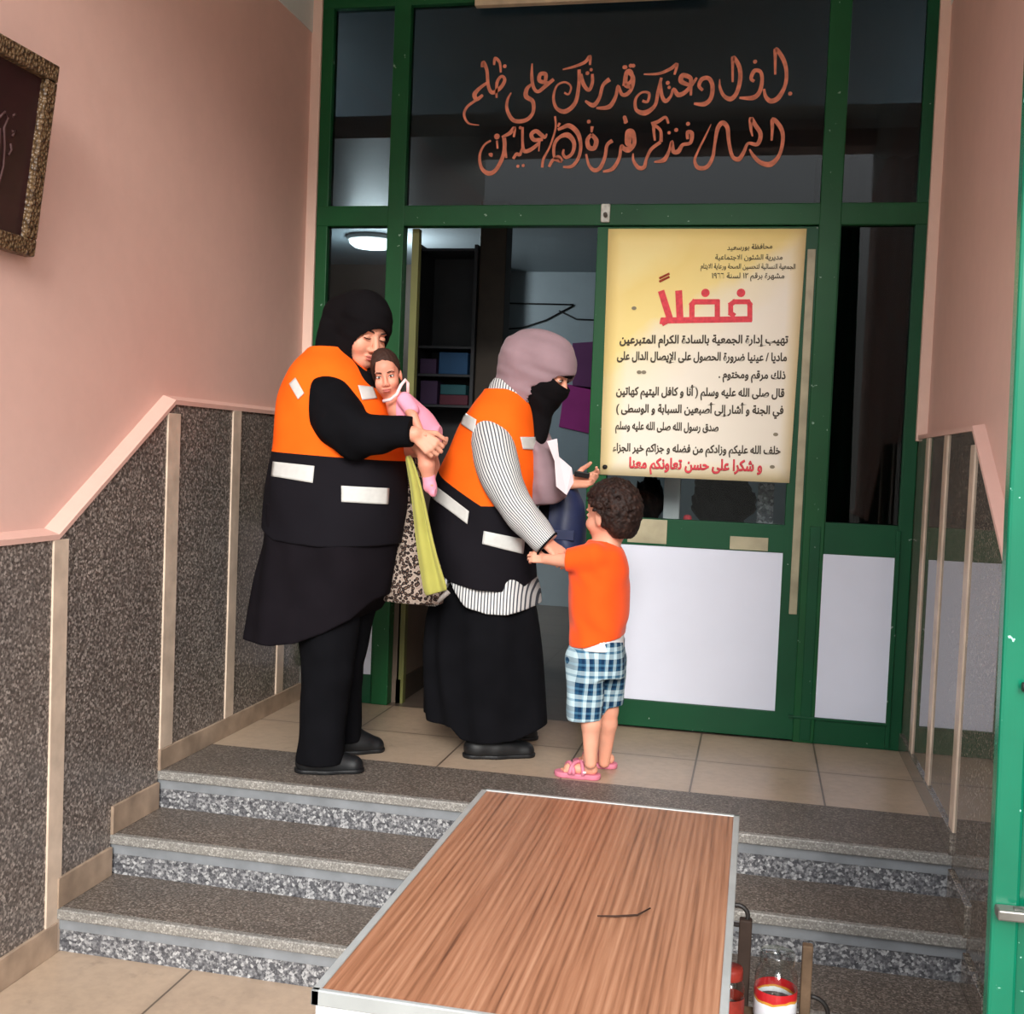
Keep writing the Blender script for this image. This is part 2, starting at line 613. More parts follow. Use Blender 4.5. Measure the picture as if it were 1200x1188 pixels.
# right-hand bay below the transom: wide stiles, white kick panel
MB().box(XC1, XG0, P, P + FD, L, zt0, 0.002).build('stile', M['green_dark'], part, po)
MB().box(XG1, XR0, P, P + FD, L, zt0, 0.002).build('stile', M['green_dark'], part, po)
MB().box(XC1, XR0, P, P + FD, ZP1, ZG, 0.003).build('rail', M['green_dark'], part, po)
MB().box(XC1, XR0, P, P + FD, L, ZP0, 0.003).build('rail', M['green_dark'], part, po)
MB().box(XC0 - 0.02, XR0, P - 0.012, P + 0.02, ZP0 - 0.01, ZP0, 0.002).build('rail', M['green_dark'], part, po)
MB().box(XC1 - 0.06, XP0, P - 0.010, P + 0.02, L + 0.01, ZG - 0.02, 0.003).build('stile', M['green_dark'], part, po)
MB().box(XP1, XR0 + 0.01, P - 0.010, P + 0.02, L + 0.01, ZG - 0.02, 0.003).build('stile', M['green_dark'], part, po)
MB().box(XP0 - 0.01, XP1 + 0.01, P - 0.004, P + 0.03, ZP0, ZP1, 0.002).build('kick_panel', M['panel'], part, po)
# left-hand bay
MB().box(XL1, XA0, P, P + FD, ZP1, ZG, 0.003).build('rail', M['green'], part, po)
MB().box(XL1, XA0, P, P + FD, L, 0.54, 0.003).build('rail', M['green_dark'], part, po)
MB().box(0.335, XA0, P, P + FD, L, ZG, 0.003).build('stile', M['green_dark'], part, po)
MB().box(XL1, 0.34, P + 0.004, P + 0.03, 0.54, ZP1, 0.002).build('kick_panel', M['panel'], part, po)
MB().box(-0.004, XL1 + 0.006, P - 0.03, P + 0.02, L, 0.56, 0.004).build('post_foot', M['metal'], part, po)


def window(i, x0, x1, z0, z1, mat):
    w = MB().box(x0 - 0.004, x1 + 0.004, P + 0.026, P + 0.032, z0 - 0.004, z1 + 0.004).build('window_%d' % i, mat)
    return S(w)


window(1, XL1, XA0, zt1, zh, M['glass'])
window(2, XA1, XC0, zt1, zh, M['glass'])
window(3, XC1, XR0, zt1, zh, M['glass'])
window(4, XL1, XA0, ZG, zt0, M['glass'])
window(5, XG0, XG1, ZG, zt0, M['glass'])

# door leaf that carries the poster
DY = P + 0.004
D0 = UY(697, 275, DY)[0]
D0 = 1.30
D1 = XC0 + 0.004
xs1 = UY(919, 647, DY)[0]
zr1, zr0 = UY(800, 609, DY)[2], UY(830, 643, DY)[2]
zk = UY(820, 826, DY)[2]
door = empty('door_1', ((D0 + D1) / 2, DY, L), kind='structure')
do = ((D0 + D1) / 2, DY, L)
MB().box(D0, D0 + 0.085, DY, DY + 0.045, L + 0.006, zt0 - 0.004, 0.003).build('stile', M['green'], door, do)
MB().box(xs1 - 0.005, D1, DY, DY + 0.045, L + 0.006, zt0 - 0.004, 0.003).build('stile', M['green_dark'], door, do)
MB().box(D0 + 0.085, xs1, DY, DY + 0.045, zr0, zr1, 0.003).build('lock_rail', M['green_dark'], door, do)
MB().box(D0 + 0.085, xs1, DY, DY + 0.045, L + 0.006, zk, 0.003).build('bottom_rail', M['green_dark'], door, do)
MB().box(D0 + 0.085, xs1, DY, DY + 0.045, zt0 - 0.09, zt0 - 0.004, 0.003).build('top_rail', M['green'], door, do)
MB().box(D0 + 0.08, xs1, DY + 0.006, DY + 0.03, zk, zr0, 0.002).build('kick_panel', M['panel'], door, do)
MB().box(D0 + 0.08, xs1, DY + 0.018, DY + 0.024, zr1, zt0 - 0.09).build('door_glass', M['glass_clear'], door, do)
M['faded'] = plain('faded_pale_paint', lin(166, 158, 130), 0.4, 0.4, 0.3, 7)
MB().box(D1 - 0.045, D1 - 0.012, DY - 0.006, DY + 0.01, 0.95, zt0 - 0.1, 0.002).build('edge_strip', M['faded'], door, do)
MB().box(1.49, 1.66, DY - 0.0015, DY + 0.01, zr0 + 0.01, zr1 - 0.005, 0.001).build('worn_patch', M['faded'], door, do)
MB().box(1.93, 2.09, DY - 0.0015, DY + 0.01, zr0 + 0.004, zr0 + 0.06, 0.001).build('worn_patch', M['faded'], door, do)

# ------------------------------------------------------------------ the room behind
YB = P + 3.8
S(MB().box(0.05, 5.0, YB, YB + 0.1, L, 3.0).build('wall_back', M['grey_wall']))
S(MB().box(-2.0, 0.05, YB - 0.3, YB + 0.1, L, 3.0).build('wall_back_shade', M['dark_wood']))  # coloured dark to paint in the unlit left side of the room
S(MB().box(-2.1, -2.0, P, YB, L, 3.0).build('wall_inner_left', M['grey_wall']))
S(MB().box(5.0, 5.1, P, YB, L, 3.0).build('wall_inner_right', M['grey_wall']))
S(MB().box(-2.1, 5.1, P + 0.07, YB + 0.1, 3.0, 3.1).build('ceiling_inner', M['grey_wall']))
S(MB().box(-2.1, -0.29, P + 0.02, P + 0.1, -0.1, ZT).build('wall_inner_front', M['grey_wall']))
S(MB().box(W + 0.27, 5.1, P + 0.02, P + 0.1, -0.1, ZT).build('wall_inner_front', M['grey_wall']))
S(MB().box(-0.3, W + 0.3, P + 0.9, P + 1.0, 3.1, ZT + 0.1).build('wall_inner_top', M['grey_wall']))
# low wall running back from the doorway post
S(MB().box(0.40, 0.452, P + FD, P + 1.35, L, 1.45).build('wall_inner_low', M['brown_wall']))
S(MB().box(0.44, 0.462, P + FD, P + 1.35, L, L + 0.11).build('baseboard_inner', M['dark_wood']))
S(MB().box(*sorted((UY(558, 400, P + 1.35)[0], UY(589, 400, P + 1.35)[0])), P + 1.35, P + 1.5, L, 3.0, 0.005).build('pillar', M['dark_wood']))
M['olive'] = mat_paint('olive_edge_paint', lin(110, 112, 60), None, 0.5)
S(MB().box(0.443, 0.475, P + FD, P + 0.1, L, zt0).build('door_jamb', M['olive']))
# ================================================================== Arabic lettering
_FORMS = {}
for _c in range(0xFE70, 0xFEFD):
    _d = unicodedata.decomposition(chr(_c)).split()
    if len(_d) == 2 and _d[0] in ('<isolated>', '<initial>', '<medial>', '<final>'):
        _FORMS.setdefault(chr(int(_d[1], 16)), {})[_d[0][1:-1]] = chr(_c)
_LAM_ALEF = {'\u0622': ('\uFEF5', '\uFEF6'), '\u0623': ('\uFEF7', '\uFEF8'), '\u0625': ('\uFEF9', '\uFEFA'), '\u0627': ('\uFEFB', '\uFEFC')}
_MARKS = '\u064B\u064C\u064D\u064E\u064F\u0650\u0651\u0652'


def shape_ar(s):
    """joins the letters and returns them in drawing order (left to right)"""
    s = ''.join(ch for ch in s if ch not in _MARKS)
    out = []
    i = 0
    def joins_next(ch): return ch in _FORMS and 'initial' in _FORMS[ch]
    while i < len(s):
        ch = s[i]
        prev = i > 0 and joins_next(s[i - 1])
        if ch == '\u0644' and i + 1 < len(s) and s[i + 1] in _LAM_ALEF:
            out.append(_LAM_ALEF[s[i + 1]][1 if prev else 0]); i += 2; continue
        if ch in _FORMS:
            f = _FORMS[ch]
            nxt = joins_next(ch) and i + 1 < len(s) and s[i + 1] in _FORMS
            if prev and 'final' in f:
                out.append(f['medial'] if nxt and 'medial' in f else f['final'])
            else:
                out.append(f['initial'] if nxt and 'initial' in f else f.get('isolated', ch))
        else:
            out.append({'(': ')', ')': '('}.get(ch, ch))
        i += 1
    # digits keep their own order
    r = out[::-1]
    k = 0
    while k < len(r):
        if r[k].isdigit():
            e = k
            while e < len(r) and r[e].isdigit(): e += 1
            r[k:e] = r[k:e][::-1]; k = e
        else:
            k += 1
    return ''.join(r)


def text_mesh(body, bold=0.02):
    """flat lettering in the XY plane, x from 0 to 1 wide and scaled later"""
    cu = bpy.data.curves.new('lettering', 'FONT')
    cu.body = body
    cu.size = 1
    cu.bevel_depth = bold
    cu.bevel_resolution = 0
    o = bpy.data.objects.new('lettering', cu)
    COL.objects.link(o)
    dg = bpy.context.evaluated_depsgraph_get()
    dg.update()
    me = bpy.data.meshes.new_from_object(o.evaluated_get(dg))
    bpy.data.objects.remove(o)
    bpy.data.curves.remove(cu)
    return me


def place_text(name, body, p_left, p_right, height, mat, parent, origin, y, bold=0.02, thick=0.0015):
    """lettering fitted between two world points on a wall facing -Y; height = ascender height in metres"""
    me = text_mesh(shape_ar(body), bold)
    n = len(me.vertices)
    co = np.empty(n * 3); me.vertices.foreach_get('co', co); co = co.reshape(-1, 3)
    x0, x1 = co[:, 0].min(), co[:, 0].max()
    wl = p_right[0] - p_left[0]
    sx = wl / (x1 - x0)
    sz = height / 0.72
    fr = (co[:, 0] - x0) / (x1 - x0)
    zb = p_left[2] + (p_right[2] - p_left[2]) * fr
    new = np.stack([p_left[0] + (co[:, 0] - x0) * sx, y - (co[:, 2] - co[:, 2].min()) / max(1e-6, np.ptp(co[:, 2])) * thick, zb + co[:, 1] * sz], 1)
    me.vertices.foreach_set('co', new.astype(np.float32).ravel())
    me.update()
    return mesh_obj(name, me, mat, parent, origin=origin)


def brush(name, strokes, y, mat, parent, origin, thick=0.002):
    """painted strokes: each a list of (px, py, width px), laid on the plane y"""
    bm = bmesh.new()
    for si, st in enumerate(strokes):
        thk = thick + si * 0.00004
        pts = [Vector(UY(a, b, y)) for a, b, w in st]
        ws = [w * 0.80 / 2 * 0.00372 for a, b, w in st]
        # Catmull-Rom through the points
        P_, R_ = [], []
        if len(pts) == 1:
            P_ = [pts[0] + Vector((ws[0] * math.cos(t), 0, ws[0] * math.sin(t))) for t in np.linspace(0, 2 * PI, 9)[:-1]]
            bm.faces.new([bm.verts.new(p + Vector((0, -thk, 0))) for p in P_])
            continue
        for i in range(len(pts) - 1):
            p0, p1, p2, p3 = pts[max(i - 1, 0)], pts[i], pts[i + 1], pts[min(i + 2, len(pts) - 1)]
            for t in np.linspace(0, 1, 6)[:-1]:
                P_.append(0.5 * ((2 * p1) + (p2 - p0) * t + (2 * p0 - 5 * p1 + 4 * p2 - p3) * t * t + (3 * p1 - p0 - 3 * p2 + p3) * t ** 3))
                R_.append(ws[i] + (ws[i + 1] - ws[i]) * t)
        P_.append(pts[-1]); R_.append(ws[-1])
        A, B = [], []
        for i, p in enumerate(P_):
            t = (P_[min(i + 1, len(P_) - 1)] - P_[max(i - 1, 0)]).normalized()
            nrm = Vector((-t.z, 0, t.x)) * R_[i]
            A.append(bm.verts.new(p + nrm + Vector((0, -thk, 0))))
            B.append(bm.verts.new(p - nrm + Vector((0, -thk, 0))))
        for i in range(len(P_) - 1):
            bm.faces.new([A[i], A[i + 1], B[i + 1], B[i]])
    bmesh.ops.recalc_face_normals(bm, faces=bm.faces)
    me = bpy.data.meshes.new(name)
    bm.to_mesh(me); bm.free()
    return mesh_obj(name, me, mat, parent, origin=origin)
# ================================================================== painted verse on the glass
def _cv(x0, y0, k, sts):
    return [[(x0 + a / k, y0 + b / k, w) for a, b, w in st] for st in sts]


VERSE = _cv(530, 50, 5.714, [
    [(200, 165, 4), (208, 132, 6), (232, 185, 5), (242, 290, 5), (270, 335, 6), (325, 300, 6), (352, 250, 5), (330, 225, 4), (300, 270, 5), (297, 370, 3)],
    [(280, 150, 3), (288, 105, 5), (318, 135, 4), (325, 200, 3)], [(352, 158, 6)],
    [(240, 265, 4), (190, 300, 5), (150, 345, 7), (165, 380, 6), (205, 350, 4)], [(160, 385, 4), (100, 430, 4), (80, 485, 4), (110, 540, 3), (180, 552, 1)],
    [(535, 140, 2), (533, 230, 5), (545, 300, 5), (575, 328, 5), (625, 290, 6), (680, 245, 5)],
    [(640, 270, 5), (585, 255, 6), (590, 212, 6), (625, 212, 6), (625, 255, 5)],
    [(535, 275, 3), (500, 310, 6), (495, 360, 7), (540, 395, 6), (540, 470, 5), (490, 520, 6), (410, 520, 6), (368, 450, 5), (370, 385, 4), (395, 335, 2)],
    [(740, 180, 2), (820, 160, 4), (890, 130, 5), (922, 92, 5), (922, 150, 3)],
    [(850, 180, 5), (848, 280, 5), (825, 400, 6), (760, 460, 7), (700, 440, 5), (678, 370, 4), (700, 290, 3), (755, 265, 3), (795, 295, 3), (780, 345, 3), (750, 335, 3)],
    [(862, 210, 4), (880, 280, 6), (915, 318, 5), (938, 270, 5), (938, 210, 4)], [(905, 205, 6)], [(930, 182, 5)],
    [(1055, 245, 7), (1010, 285, 5), (985, 370, 5), (945, 420, 7), (890, 390, 3)],
    [(965, 438, 3), (1050, 430, 7), (1095, 360, 5), (1110, 290, 4), (1135, 345, 5), (1170, 345, 6), (1205, 300, 5), (1210, 230, 6), (1170, 200, 6), (1160, 280, 7), (1200, 300, 4)],
    [(1160, 165, 6)], [(1195, 155, 6)],
]) + _cv(730, 50, 5.714, [
    [(10, 165, 6)], [(70, 155, 6)], [(20, 290, 6), (60, 250, 5), (55, 195, 5), (25, 200, 6), (10, 290, 6)],
    [(140, 212, 2), (240, 208, 4), (320, 175, 5), (362, 145, 5), (345, 215, 3)],
    [(258, 235, 4), (235, 330, 5), (215, 420, 5), (150, 470, 8), (90, 450, 5), (85, 380, 4), (125, 335, 3), (175, 340, 4), (165, 395, 4), (130, 390, 4)],
    [(250, 255, 4), (260, 350, 5), (285, 392, 6), (320, 360, 4), (340, 310, 4), (370, 350, 7), (420, 330, 6), (470, 270, 5), (495, 235, 3)], [(300, 270, 6)], [(310, 300, 5)],
    [(445, 285, 5), (390, 260, 7), (400, 220, 7), (450, 235, 6), (455, 275, 5), (455, 355, 3)],
    [(535, 320, 4), (510, 290, 5), (530, 245, 6), (575, 240, 6), (600, 290, 6), (590, 370, 6), (545, 412, 7), (475, 408, 3)],
    [(735, 265, 3), (735, 150, 4), (740, 100, 6), (780, 165, 6), (785, 250, 6), (760, 340, 6), (720, 378, 7), (675, 355, 5), (650, 300, 4), (648, 245, 1)],
    [(885, 128, 6)],
    [(880, 260, 4), (858, 240, 5), (880, 190, 6), (920, 195, 5), (932, 250, 5), (915, 330, 6), (870, 370, 7), (780, 370, 3)],
    [(1020, 215, 3), (1020, 110, 4), (1025, 45, 6), (1075, 115, 6), (1095, 200, 5), (1085, 290, 5), (1040, 370, 7), (990, 392, 7), (955, 360, 5), (945, 310, 3)], [(1120, 342, 6)],
]) + _cv(550, 130, 6.316, [
    [(205, 190, 9)], [(240, 195, 3), (300, 165, 6), (335, 125, 5), (330, 195, 3)],
    [(258, 200, 6), (262, 270, 6), (245, 350, 6), (195, 440, 6), (140, 462, 7), (90, 420, 5), (78, 330, 4), (110, 255, 3), (160, 220, 3)], [(265, 270, 4), (275, 350, 3)],
    [(145, 325, 4), (165, 320, 4), (160, 340, 4)], [(205, 220, 3), (210, 280, 3)],
    [(395, 120, 4), (395, 230, 4), (405, 295, 6), (450, 290, 6), (510, 245, 5), (520, 225, 3)], [(378, 125, 5)],
    [(390, 280, 3), (375, 325, 5), (350, 320, 5), (325, 355, 4)], [(360, 410, 5)], [(400, 405, 5)],
    [(545, 210, 5), (480, 215, 6), (460, 175, 6), (495, 150, 6), (535, 180, 6), (560, 195, 5), (575, 170, 2)], [(520, 235, 3), (515, 300, 2)],
    [(540, 420, 4), (550, 355, 4), (590, 280, 3), (620, 200, 3), (640, 120, 3), (635, 40, 3)],
    [(590, 415, 4), (625, 360, 5), (680, 370, 6), (660, 340, 5), (630, 345, 4), (630, 250, 5), (670, 195, 5), (730, 180, 8), (775, 235, 6), (765, 310, 5), (720, 345, 5), (695, 320, 4), (700, 285, 3)],
    [(655, 140, 4), (690, 125, 5), (740, 110, 7), (800, 160, 7), (825, 250, 5), (810, 345, 5), (760, 410, 5), (695, 415, 3)], [(670, 90, 4), (655, 120, 3)],
    [(885, 80, 6)], [(910, 115, 5), (905, 160, 3)], [(905, 175, 5), (940, 220, 7), (925, 275, 7), (885, 270, 7), (875, 215, 6), (905, 175, 5)],
    [(1060, 220, 6), (1020, 255, 5), (1005, 340, 5), (970, 420, 6), (925, 440, 6), (885, 400, 4), (865, 320, 3)],
    [(990, 450, 3), (1060, 430, 6), (1110, 350, 5), (1125, 260, 4), (1150, 280, 6), (1200, 275, 5)],
    [(1150, 50, 6)], [(1155, 85, 5)], [(1190, 160, 8), (1180, 240, 7)],
]) + _cv(730, 130, 6.0, [
    [(0, 265, 5), (40, 280, 6), (80, 230, 6), (70, 150, 6), (35, 150, 7), (30, 230, 6), (60, 240, 4)], [(15, 55, 6), (25, 85, 5)],
    [(265, 220, 5), (200, 270, 5), (165, 340, 4), (150, 395, 6), (110, 400, 6), (75, 350, 4), (72, 300, 2)],
    [(200, 95, 6), (250, 75, 5), (300, 45, 4), (320, 90, 3)], [(225, 210, 3), (218, 110, 5), (265, 140, 4), (268, 220, 5)],
    [(325, 155, 5)], [(375, 135, 6)],
    [(220, 360, 2), (290, 345, 7), (325, 280, 4), (345, 215, 4), (355, 285, 6), (390, 285, 7), (420, 240, 5), (475, 225, 5), (485, 160, 6), (455, 150, 5), (455, 200, 4)], [(458, 92, 6)],
    [(620, 95, 1), (580, 180, 3), (530, 280, 3), (505, 350, 4), (530, 400, 6), (590, 395, 6), (630, 330, 5), (645, 240, 4), (665, 130, 6), (700, 85, 7), (735, 120, 6), (745, 220, 5), (770, 320, 5), (815, 340, 7), (850, 290, 5), (880, 230, 4), (945, 235, 6), (968, 165, 6), (930, 100, 6), (900, 55, 6), (900, 130, 4), (912, 180, 2)],
    [(890, 270, 2), (920, 320, 5), (970, 365, 6), (1040, 375, 8), (1100, 310, 5), (1125, 200, 5), (1110, 120, 6), (1055, 60, 6), (1050, 140, 4), (1045, 210, 3)],
])
M['verse'] = plain('orange_brush_paint', lin(226, 140, 112), 0.6, 0.3, 0.25, 30)
GY = P + 0.0255
_vo = UY(740, 140, GY)
verse = brush('painted_verse', VERSE, GY, M['verse'], None, _vo, 0.0008)
tag(verse, 'orange hand painted Arabic verse on the dark glass above the doorway', 'lettering')

# ================================================================== yellowed paper poster on the door
PY = DY - 0.006
cor = [UY(703, 556, PY), UY(925, 566, PY), UY(945.5, 268, PY), UY(713, 268, PY)]
poster = empty('poster', UY(825, 420, PY), 'yellowed paper poster with red and black Arabic text on the green door', 'poster')
po_ = UY(825, 420, PY)
bm = bmesh.new()
N1, N2 = 14, 18
grid = []
for j in range(N2 + 1):
    row = []
    for i in range(N1 + 1):
        s, t = i / N1, j / N2
        q = (1 - t) * ((1 - s) * cor[0] + s * cor[1]) + t * ((1 - s) * cor[3] + s * cor[2])
        dy = 0.0025 * math.sin(5 * s + 3 * t * t) * math.sin(PI * t) - (0.004 if (i in (0, N1) and 2 < j < 6) else 0)
        row.append(bm.verts.new((q[0], q[1] + dy * 0.6, q[2])))
    grid.append(row)
for j in range(N2):
    for i in range(N1):
        bm.faces.new([grid[j][i], grid[j][i + 1], grid[j + 1][i + 1], grid[j + 1][i]])
me = bpy.data.meshes.new('sheet'); bm.to_mesh(me); bm.free()
t = NT('yellowed_paper')
v = t.co()
gx = t.n('ShaderNodeSeparateXYZ'); t.l(v, gx.inputs[0])
dia = t.math('ADD', t.math('MULTIPLY', gx.outputs[2], 1.0), t.math('MULTIPLY', gx.outputs[0], -0.75))
n = t.noise(v, 2.6, 4, 0.5)
f = t.math('ADD', dia, t.math('MULTIPLY', t.math('SUBTRACT', n.outputs['Fac'], 0.5), 0.35))
col = t.ramp(f, [(0.02, lin(238, 230, 214)), (0.22, lin(238, 226, 192)), (0.30, lin(240, 218, 142)), (0.5, lin(236, 212, 132)), (0.62, lin(240, 222, 152))])
ed = t.math('MAXIMUM', t.math('MULTIPLY', t.math('ABSOLUTE', gx.outputs[0]), 1 / 0.40), t.math('MULTIPLY', t.math('ABSOLUTE', gx.outputs[2]), 1 / 0.53))
col = t.mix(t.ramp(ed, [(0.82, (0, 0, 0, 1)), (1.0, (0.75, 0.75, 0.75, 1))]), col, lin(238, 214, 142))
t.base(col); t.rough(0.5, 0.35)
M['paper_yellow'] = t.m
sheet = mesh_obj('sheet', me, t.m, poster, True, po_)
sm_ = sheet.modifiers.new('thickness', 'SOLIDIFY'); sm_.thickness = 0.0012; sm_.offset = 1
M['ink'] = plain('black_ink', lin(78, 72, 62), 0.7, 0.2, 0.2, 60)
M['red'] = plain('red_ink', lin(222, 78, 88), 0.7, 0.2, 0.15, 60)
M['maroon'] = plain('dark_red_ink', lin(150, 60, 40), 0.7, 0.2, 0.15, 60)
TY = PY - 0.0035
LINES = [
    ('محافظة بورسعيد', 852, 293, 905, 291, 0.021, 'ink', 0.012),
    ('مديرية الشئون الاجتماعية', 838, 304, 917, 304, 0.021, 'ink', 0.012),
    ('الجمعية النسائية لتحسين الصحة ورعاية الايتام', 821, 314.5, 932, 315, 0.021, 'ink', 0.012),
    ('مشهرة برقم ١٢ لسنة ١٩٦٦', 834, 326, 919, 326, 0.023, 'ink', 0.014),
    ('تهيب إدارة الجمعية بالسادة الكرام المتبرعين', 726, 402, 923.5, 402, 0.034, 'ink', 0.032),
    ('ماديا / عينيا ضرورة الحصول على الإيصال الدال على', 723, 421, 922, 423, 0.034, 'ink', 0.032),
    ('ذلك مرقم ومختوم .', 842, 442.5, 920.5, 444, 0.033, 'ink', 0.032),
    ('قال صلى الله عليه وسلم ( أنا و كافل اليتيم كهاتين', 722, 462, 919, 465, 0.034, 'ink', 0.032),
    ('في الجنة و أشار إلى أصبعين السبابة و الوسطى )', 722, 482.5, 918, 485, 0.034, 'ink', 0.032),
    ('صدق رسول الله صلى الله عليه وسلم', 721, 502.5, 842, 505, 0.033, 'ink', 0.032),
    ('خلف الله عليكم وزادكم من فضله و جزاكم خير الجزاء', 718, 528, 914.5, 532, 0.033, 'ink', 0.032),
    ('و شكرا على حسن تعاونكم معنا', 737, 548, 893, 552, 0.045, 'red', 0.045),
]
for s, xa, ya, xb, yb, h, mt, bold in LINES:
    place_text('text_line', s, UY(xa, ya, TY), UY(xb, yb, TY), h, M[mt], poster, po_, TY, bold)
# the large red heading, drawn in square strokes
mb = MB()
_sk = [0]
def seg(pts, w):
    for (a, b), (c, d) in zip(pts[:-1], pts[1:]):
        A, B = UY(700 + a / 4.8, 265 + b / 4.8, TY), UY(700 + c / 4.8, 265 + d / 4.8, TY)
        dv = Vector(B - A).normalized()
        nn = Vector((-dv.z, 0, dv.x)) * (w / 4.8 * 0.00372 / 2)
        A, B = Vector(A) - dv * abs(nn.length) * 0.7, Vector(B) + dv * abs(nn.length) * 0.7
        q = [A + nn, A - nn, B - nn, B + nn]
        _sk[0] += 1
        mb.prism([(k.x, k.z) for k in q], 1, TY + 0.001, TY - 0.00003 * _sk[0])
seg([(858, 525), (858, 440), (848, 425), (770, 425), (750, 440), (750, 490), (765, 500)], 27)
seg([(858, 523), (370, 530), (368, 540)], 33)
seg([(675, 520), (675, 425), (545, 425), (532, 440), (532, 520)], 29)
seg([(465, 522), (458, 375)], 38)
seg([(362, 375), (408, 520), (372, 540)], 36)
for cx_, cy_ in ((608, 375), (808, 375)):
    c_ = UY(700 + cx_ / 4.8, 265 + cy_ / 4.8, TY)
    mb.prism([(c_[0] + 0.018 * math.cos(t), c_[2] + 0.018 * math.sin(t)) for t in np.linspace(0, 2 * PI, 14)[:-1]], 1, TY + 0.001, TY)
mb.build('heading', M['red'], poster, po_)
mb = MB()
seg([(352, 292), (402, 268)], 12); seg([(352, 310), (402, 286)], 12)
mb.build('heading_mark', M['maroon'], poster, po_)
M['grey_ink'] = plain('grey_ink', lin(140, 132, 112), 0.8, 0.2)
for a, b in ((743, 361), (749, 436), (754.5, 436), (909, 509), (905, 547)):
    c_ = UY(a, b, TY)
    MB().prism([(c_[0] + 0.011 * math.cos(t), c_[2] + 0.008 * math.sin(t)) for t in np.linspace(0, 2 * PI, 9)[:-1]], 1, TY + 0.001, TY).build('ink_spot', M['grey_ink'], poster, po_)
c_ = UY(709, 547, TY)
MB().lathe([(0, -0.01), (0.008, -0.008), (0.011, 0), (0.008, 0.008), (0, 0.01)], (c_[0], TY - 0.002, c_[2]), 12).build('drawing_pin', M['black'], poster, po_)

# small white latch where the door meets the transom
c_ = UY(710, 249, P)
lt = empty('door_latch', (c_[0], P - 0.012, c_[2]), 'small chipped white latch on the green transom above the poster', 'latch')
lo = (c_[0], P - 0.012, c_[2])
M['latch'] = plain('chipped_white', lin(205, 208, 200), 0.4, 0.5, 0.25, 60)
MB().box(c_[0] - 0.02, c_[0] + 0.02, P - 0.018, P - 0.003, c_[2] - 0.045, c_[2] + 0.035, 0.006).build('plate', M['latch'], lt, lo)
MB().tube([(c_[0], P - 0.018, c_[2] - 0.01), (c_[0] + 0.004, P - 0.032, c_[2] - 0.02)], 0.009).build('knob', M['metal'], lt, lo)

# signboard whose lower edge shows above the glass
c0, c1 = UY(556, 6.5, P - 0.05), UY(745, 0, P - 0.05)
bx0 = c0[0]; zb = c0[2]
sb = empty('signboard', (bx0 + 0.5, P - 0.05, zb), 'pale wood framed board mounted over the top of the glass', 'board')
so = (bx0 + 0.5, P - 0.05, zb)
M['pale_wood'] = plain('pale_frame_wood', lin(196, 180, 152), 0.5, 0.4, 0.2, 14)
mb = MB(); mb.box(bx0, bx0 + 1.0, P - 0.05, P - 0.012, zb, zb + 0.03, 0.004); mb.box(bx0, bx0 + 0.03, P - 0.05, P - 0.012, zb + 0.03, zb + 0.3, 0.004)
mb.box(bx0 + 0.97, bx0 + 1.0, P - 0.05, P - 0.012, zb + 0.03, zb + 0.3, 0.004); mb.box(bx0, bx0 + 1.0, P - 0.05, P - 0.012, zb + 0.3, zb + 0.33, 0.004)
mb.build('frame', M['pale_wood'], sb, so)
MB().box(bx0 + 0.03, bx0 + 0.97, P - 0.035, P - 0.015, zb + 0.03, zb + 0.3).build('board', M['dark_wood'], sb, so)

# ================================================================== leaning picture frame on the left wall
px_ = -0.045
fr = [UX(0, 22, px_), UX(73, 79, px_), UX(40, 301, px_), UX(0, 288, px_)]
yr = 0.0
zt_, zb_ = UX(73, 79, 0.066)[2], UX(40, 301, 0.0)[2]
tilt = 0.068                               # top leans out
yb_ = (UX(73, 79, 0.066)[1] + UX(40, 301, 0.0)[1]) / 2
ya_ = yb_ - 0.83

pf = empty('picture_frame', (px_ + 0.03, (ya_ + yb_) / 2, zb_), 'dark framed picture with carved gilt wood frame hanging on the pink wall', 'picture')
pfo = (px_ + 0.03, (ya_ + yb_) / 2, zb_)
def pfx(z, d): return px_ + 0.008 + d + max(0.0, (z - zb_)) / (zt_ - zb_) * tilt
def pbar(y0, y1, z0, z1, d0, d1, mb):
    mb.hexa([(pfx(z0, d0), y0, z0), (pfx(z0, d1), y0, z0), (pfx(z0, d1), y1, z0), (pfx(z0, d0), y1, z0),
             (pfx(z1, d0), y0, z1), (pfx(z1, d1), y0, z1), (pfx(z1, d1), y1, z1), (pfx(z1, d0), y1, z1)], 0.005)
M['gilt'] = NT('carved_gilt_wood').m
_t = NT('carved_gilt'); _v = _t.co(); _w = _t.n('ShaderNodeTexVoronoi'); _w.inputs['Scale'].default_value = 95; _t.l(_v, _w.inputs['Vector'])
_t.base(_t.ramp(_w.outputs['Distance'], [(0.1, lin(124, 98, 68)), (0.6, lin(90, 68, 46)), (0.9, lin(56, 40, 28))]))
_t.rough(0.4, 0.5); _t.bump(_w.outputs['Distance'], 0.8, 0.01); M['gilt'] = _t.m
B_ = 0.048
for y0, y1, z0, z1 in ((ya_, yb_, zt_ - B_, zt_), (ya_, yb_, zb_, zb_ + B_), (ya_, ya_ + B_, zb_ + B_, zt_ - B_), (yb_ - B_, yb_, zb_ + B_, zt_ - B_)):
    mb = MB(); pbar(y0, y1, z0, z1, 0.0, 0.035, mb); mb.build('moulding', M['gilt'], pf, pfo)
M['maroon_velvet'] = plain('dark_maroon_picture', lin(44, 18, 22), 0.35, 0.5, 0.2, 12)
mb = MB(); pbar(ya_ + B_ * .8, yb_ - B_ * .8, zb_ + B_ * .8, zt_ - B_ * .8, 0.0, 0.015, mb); mb.build('picture', M['maroon_velvet'], pf, pfo)
mb = MB()
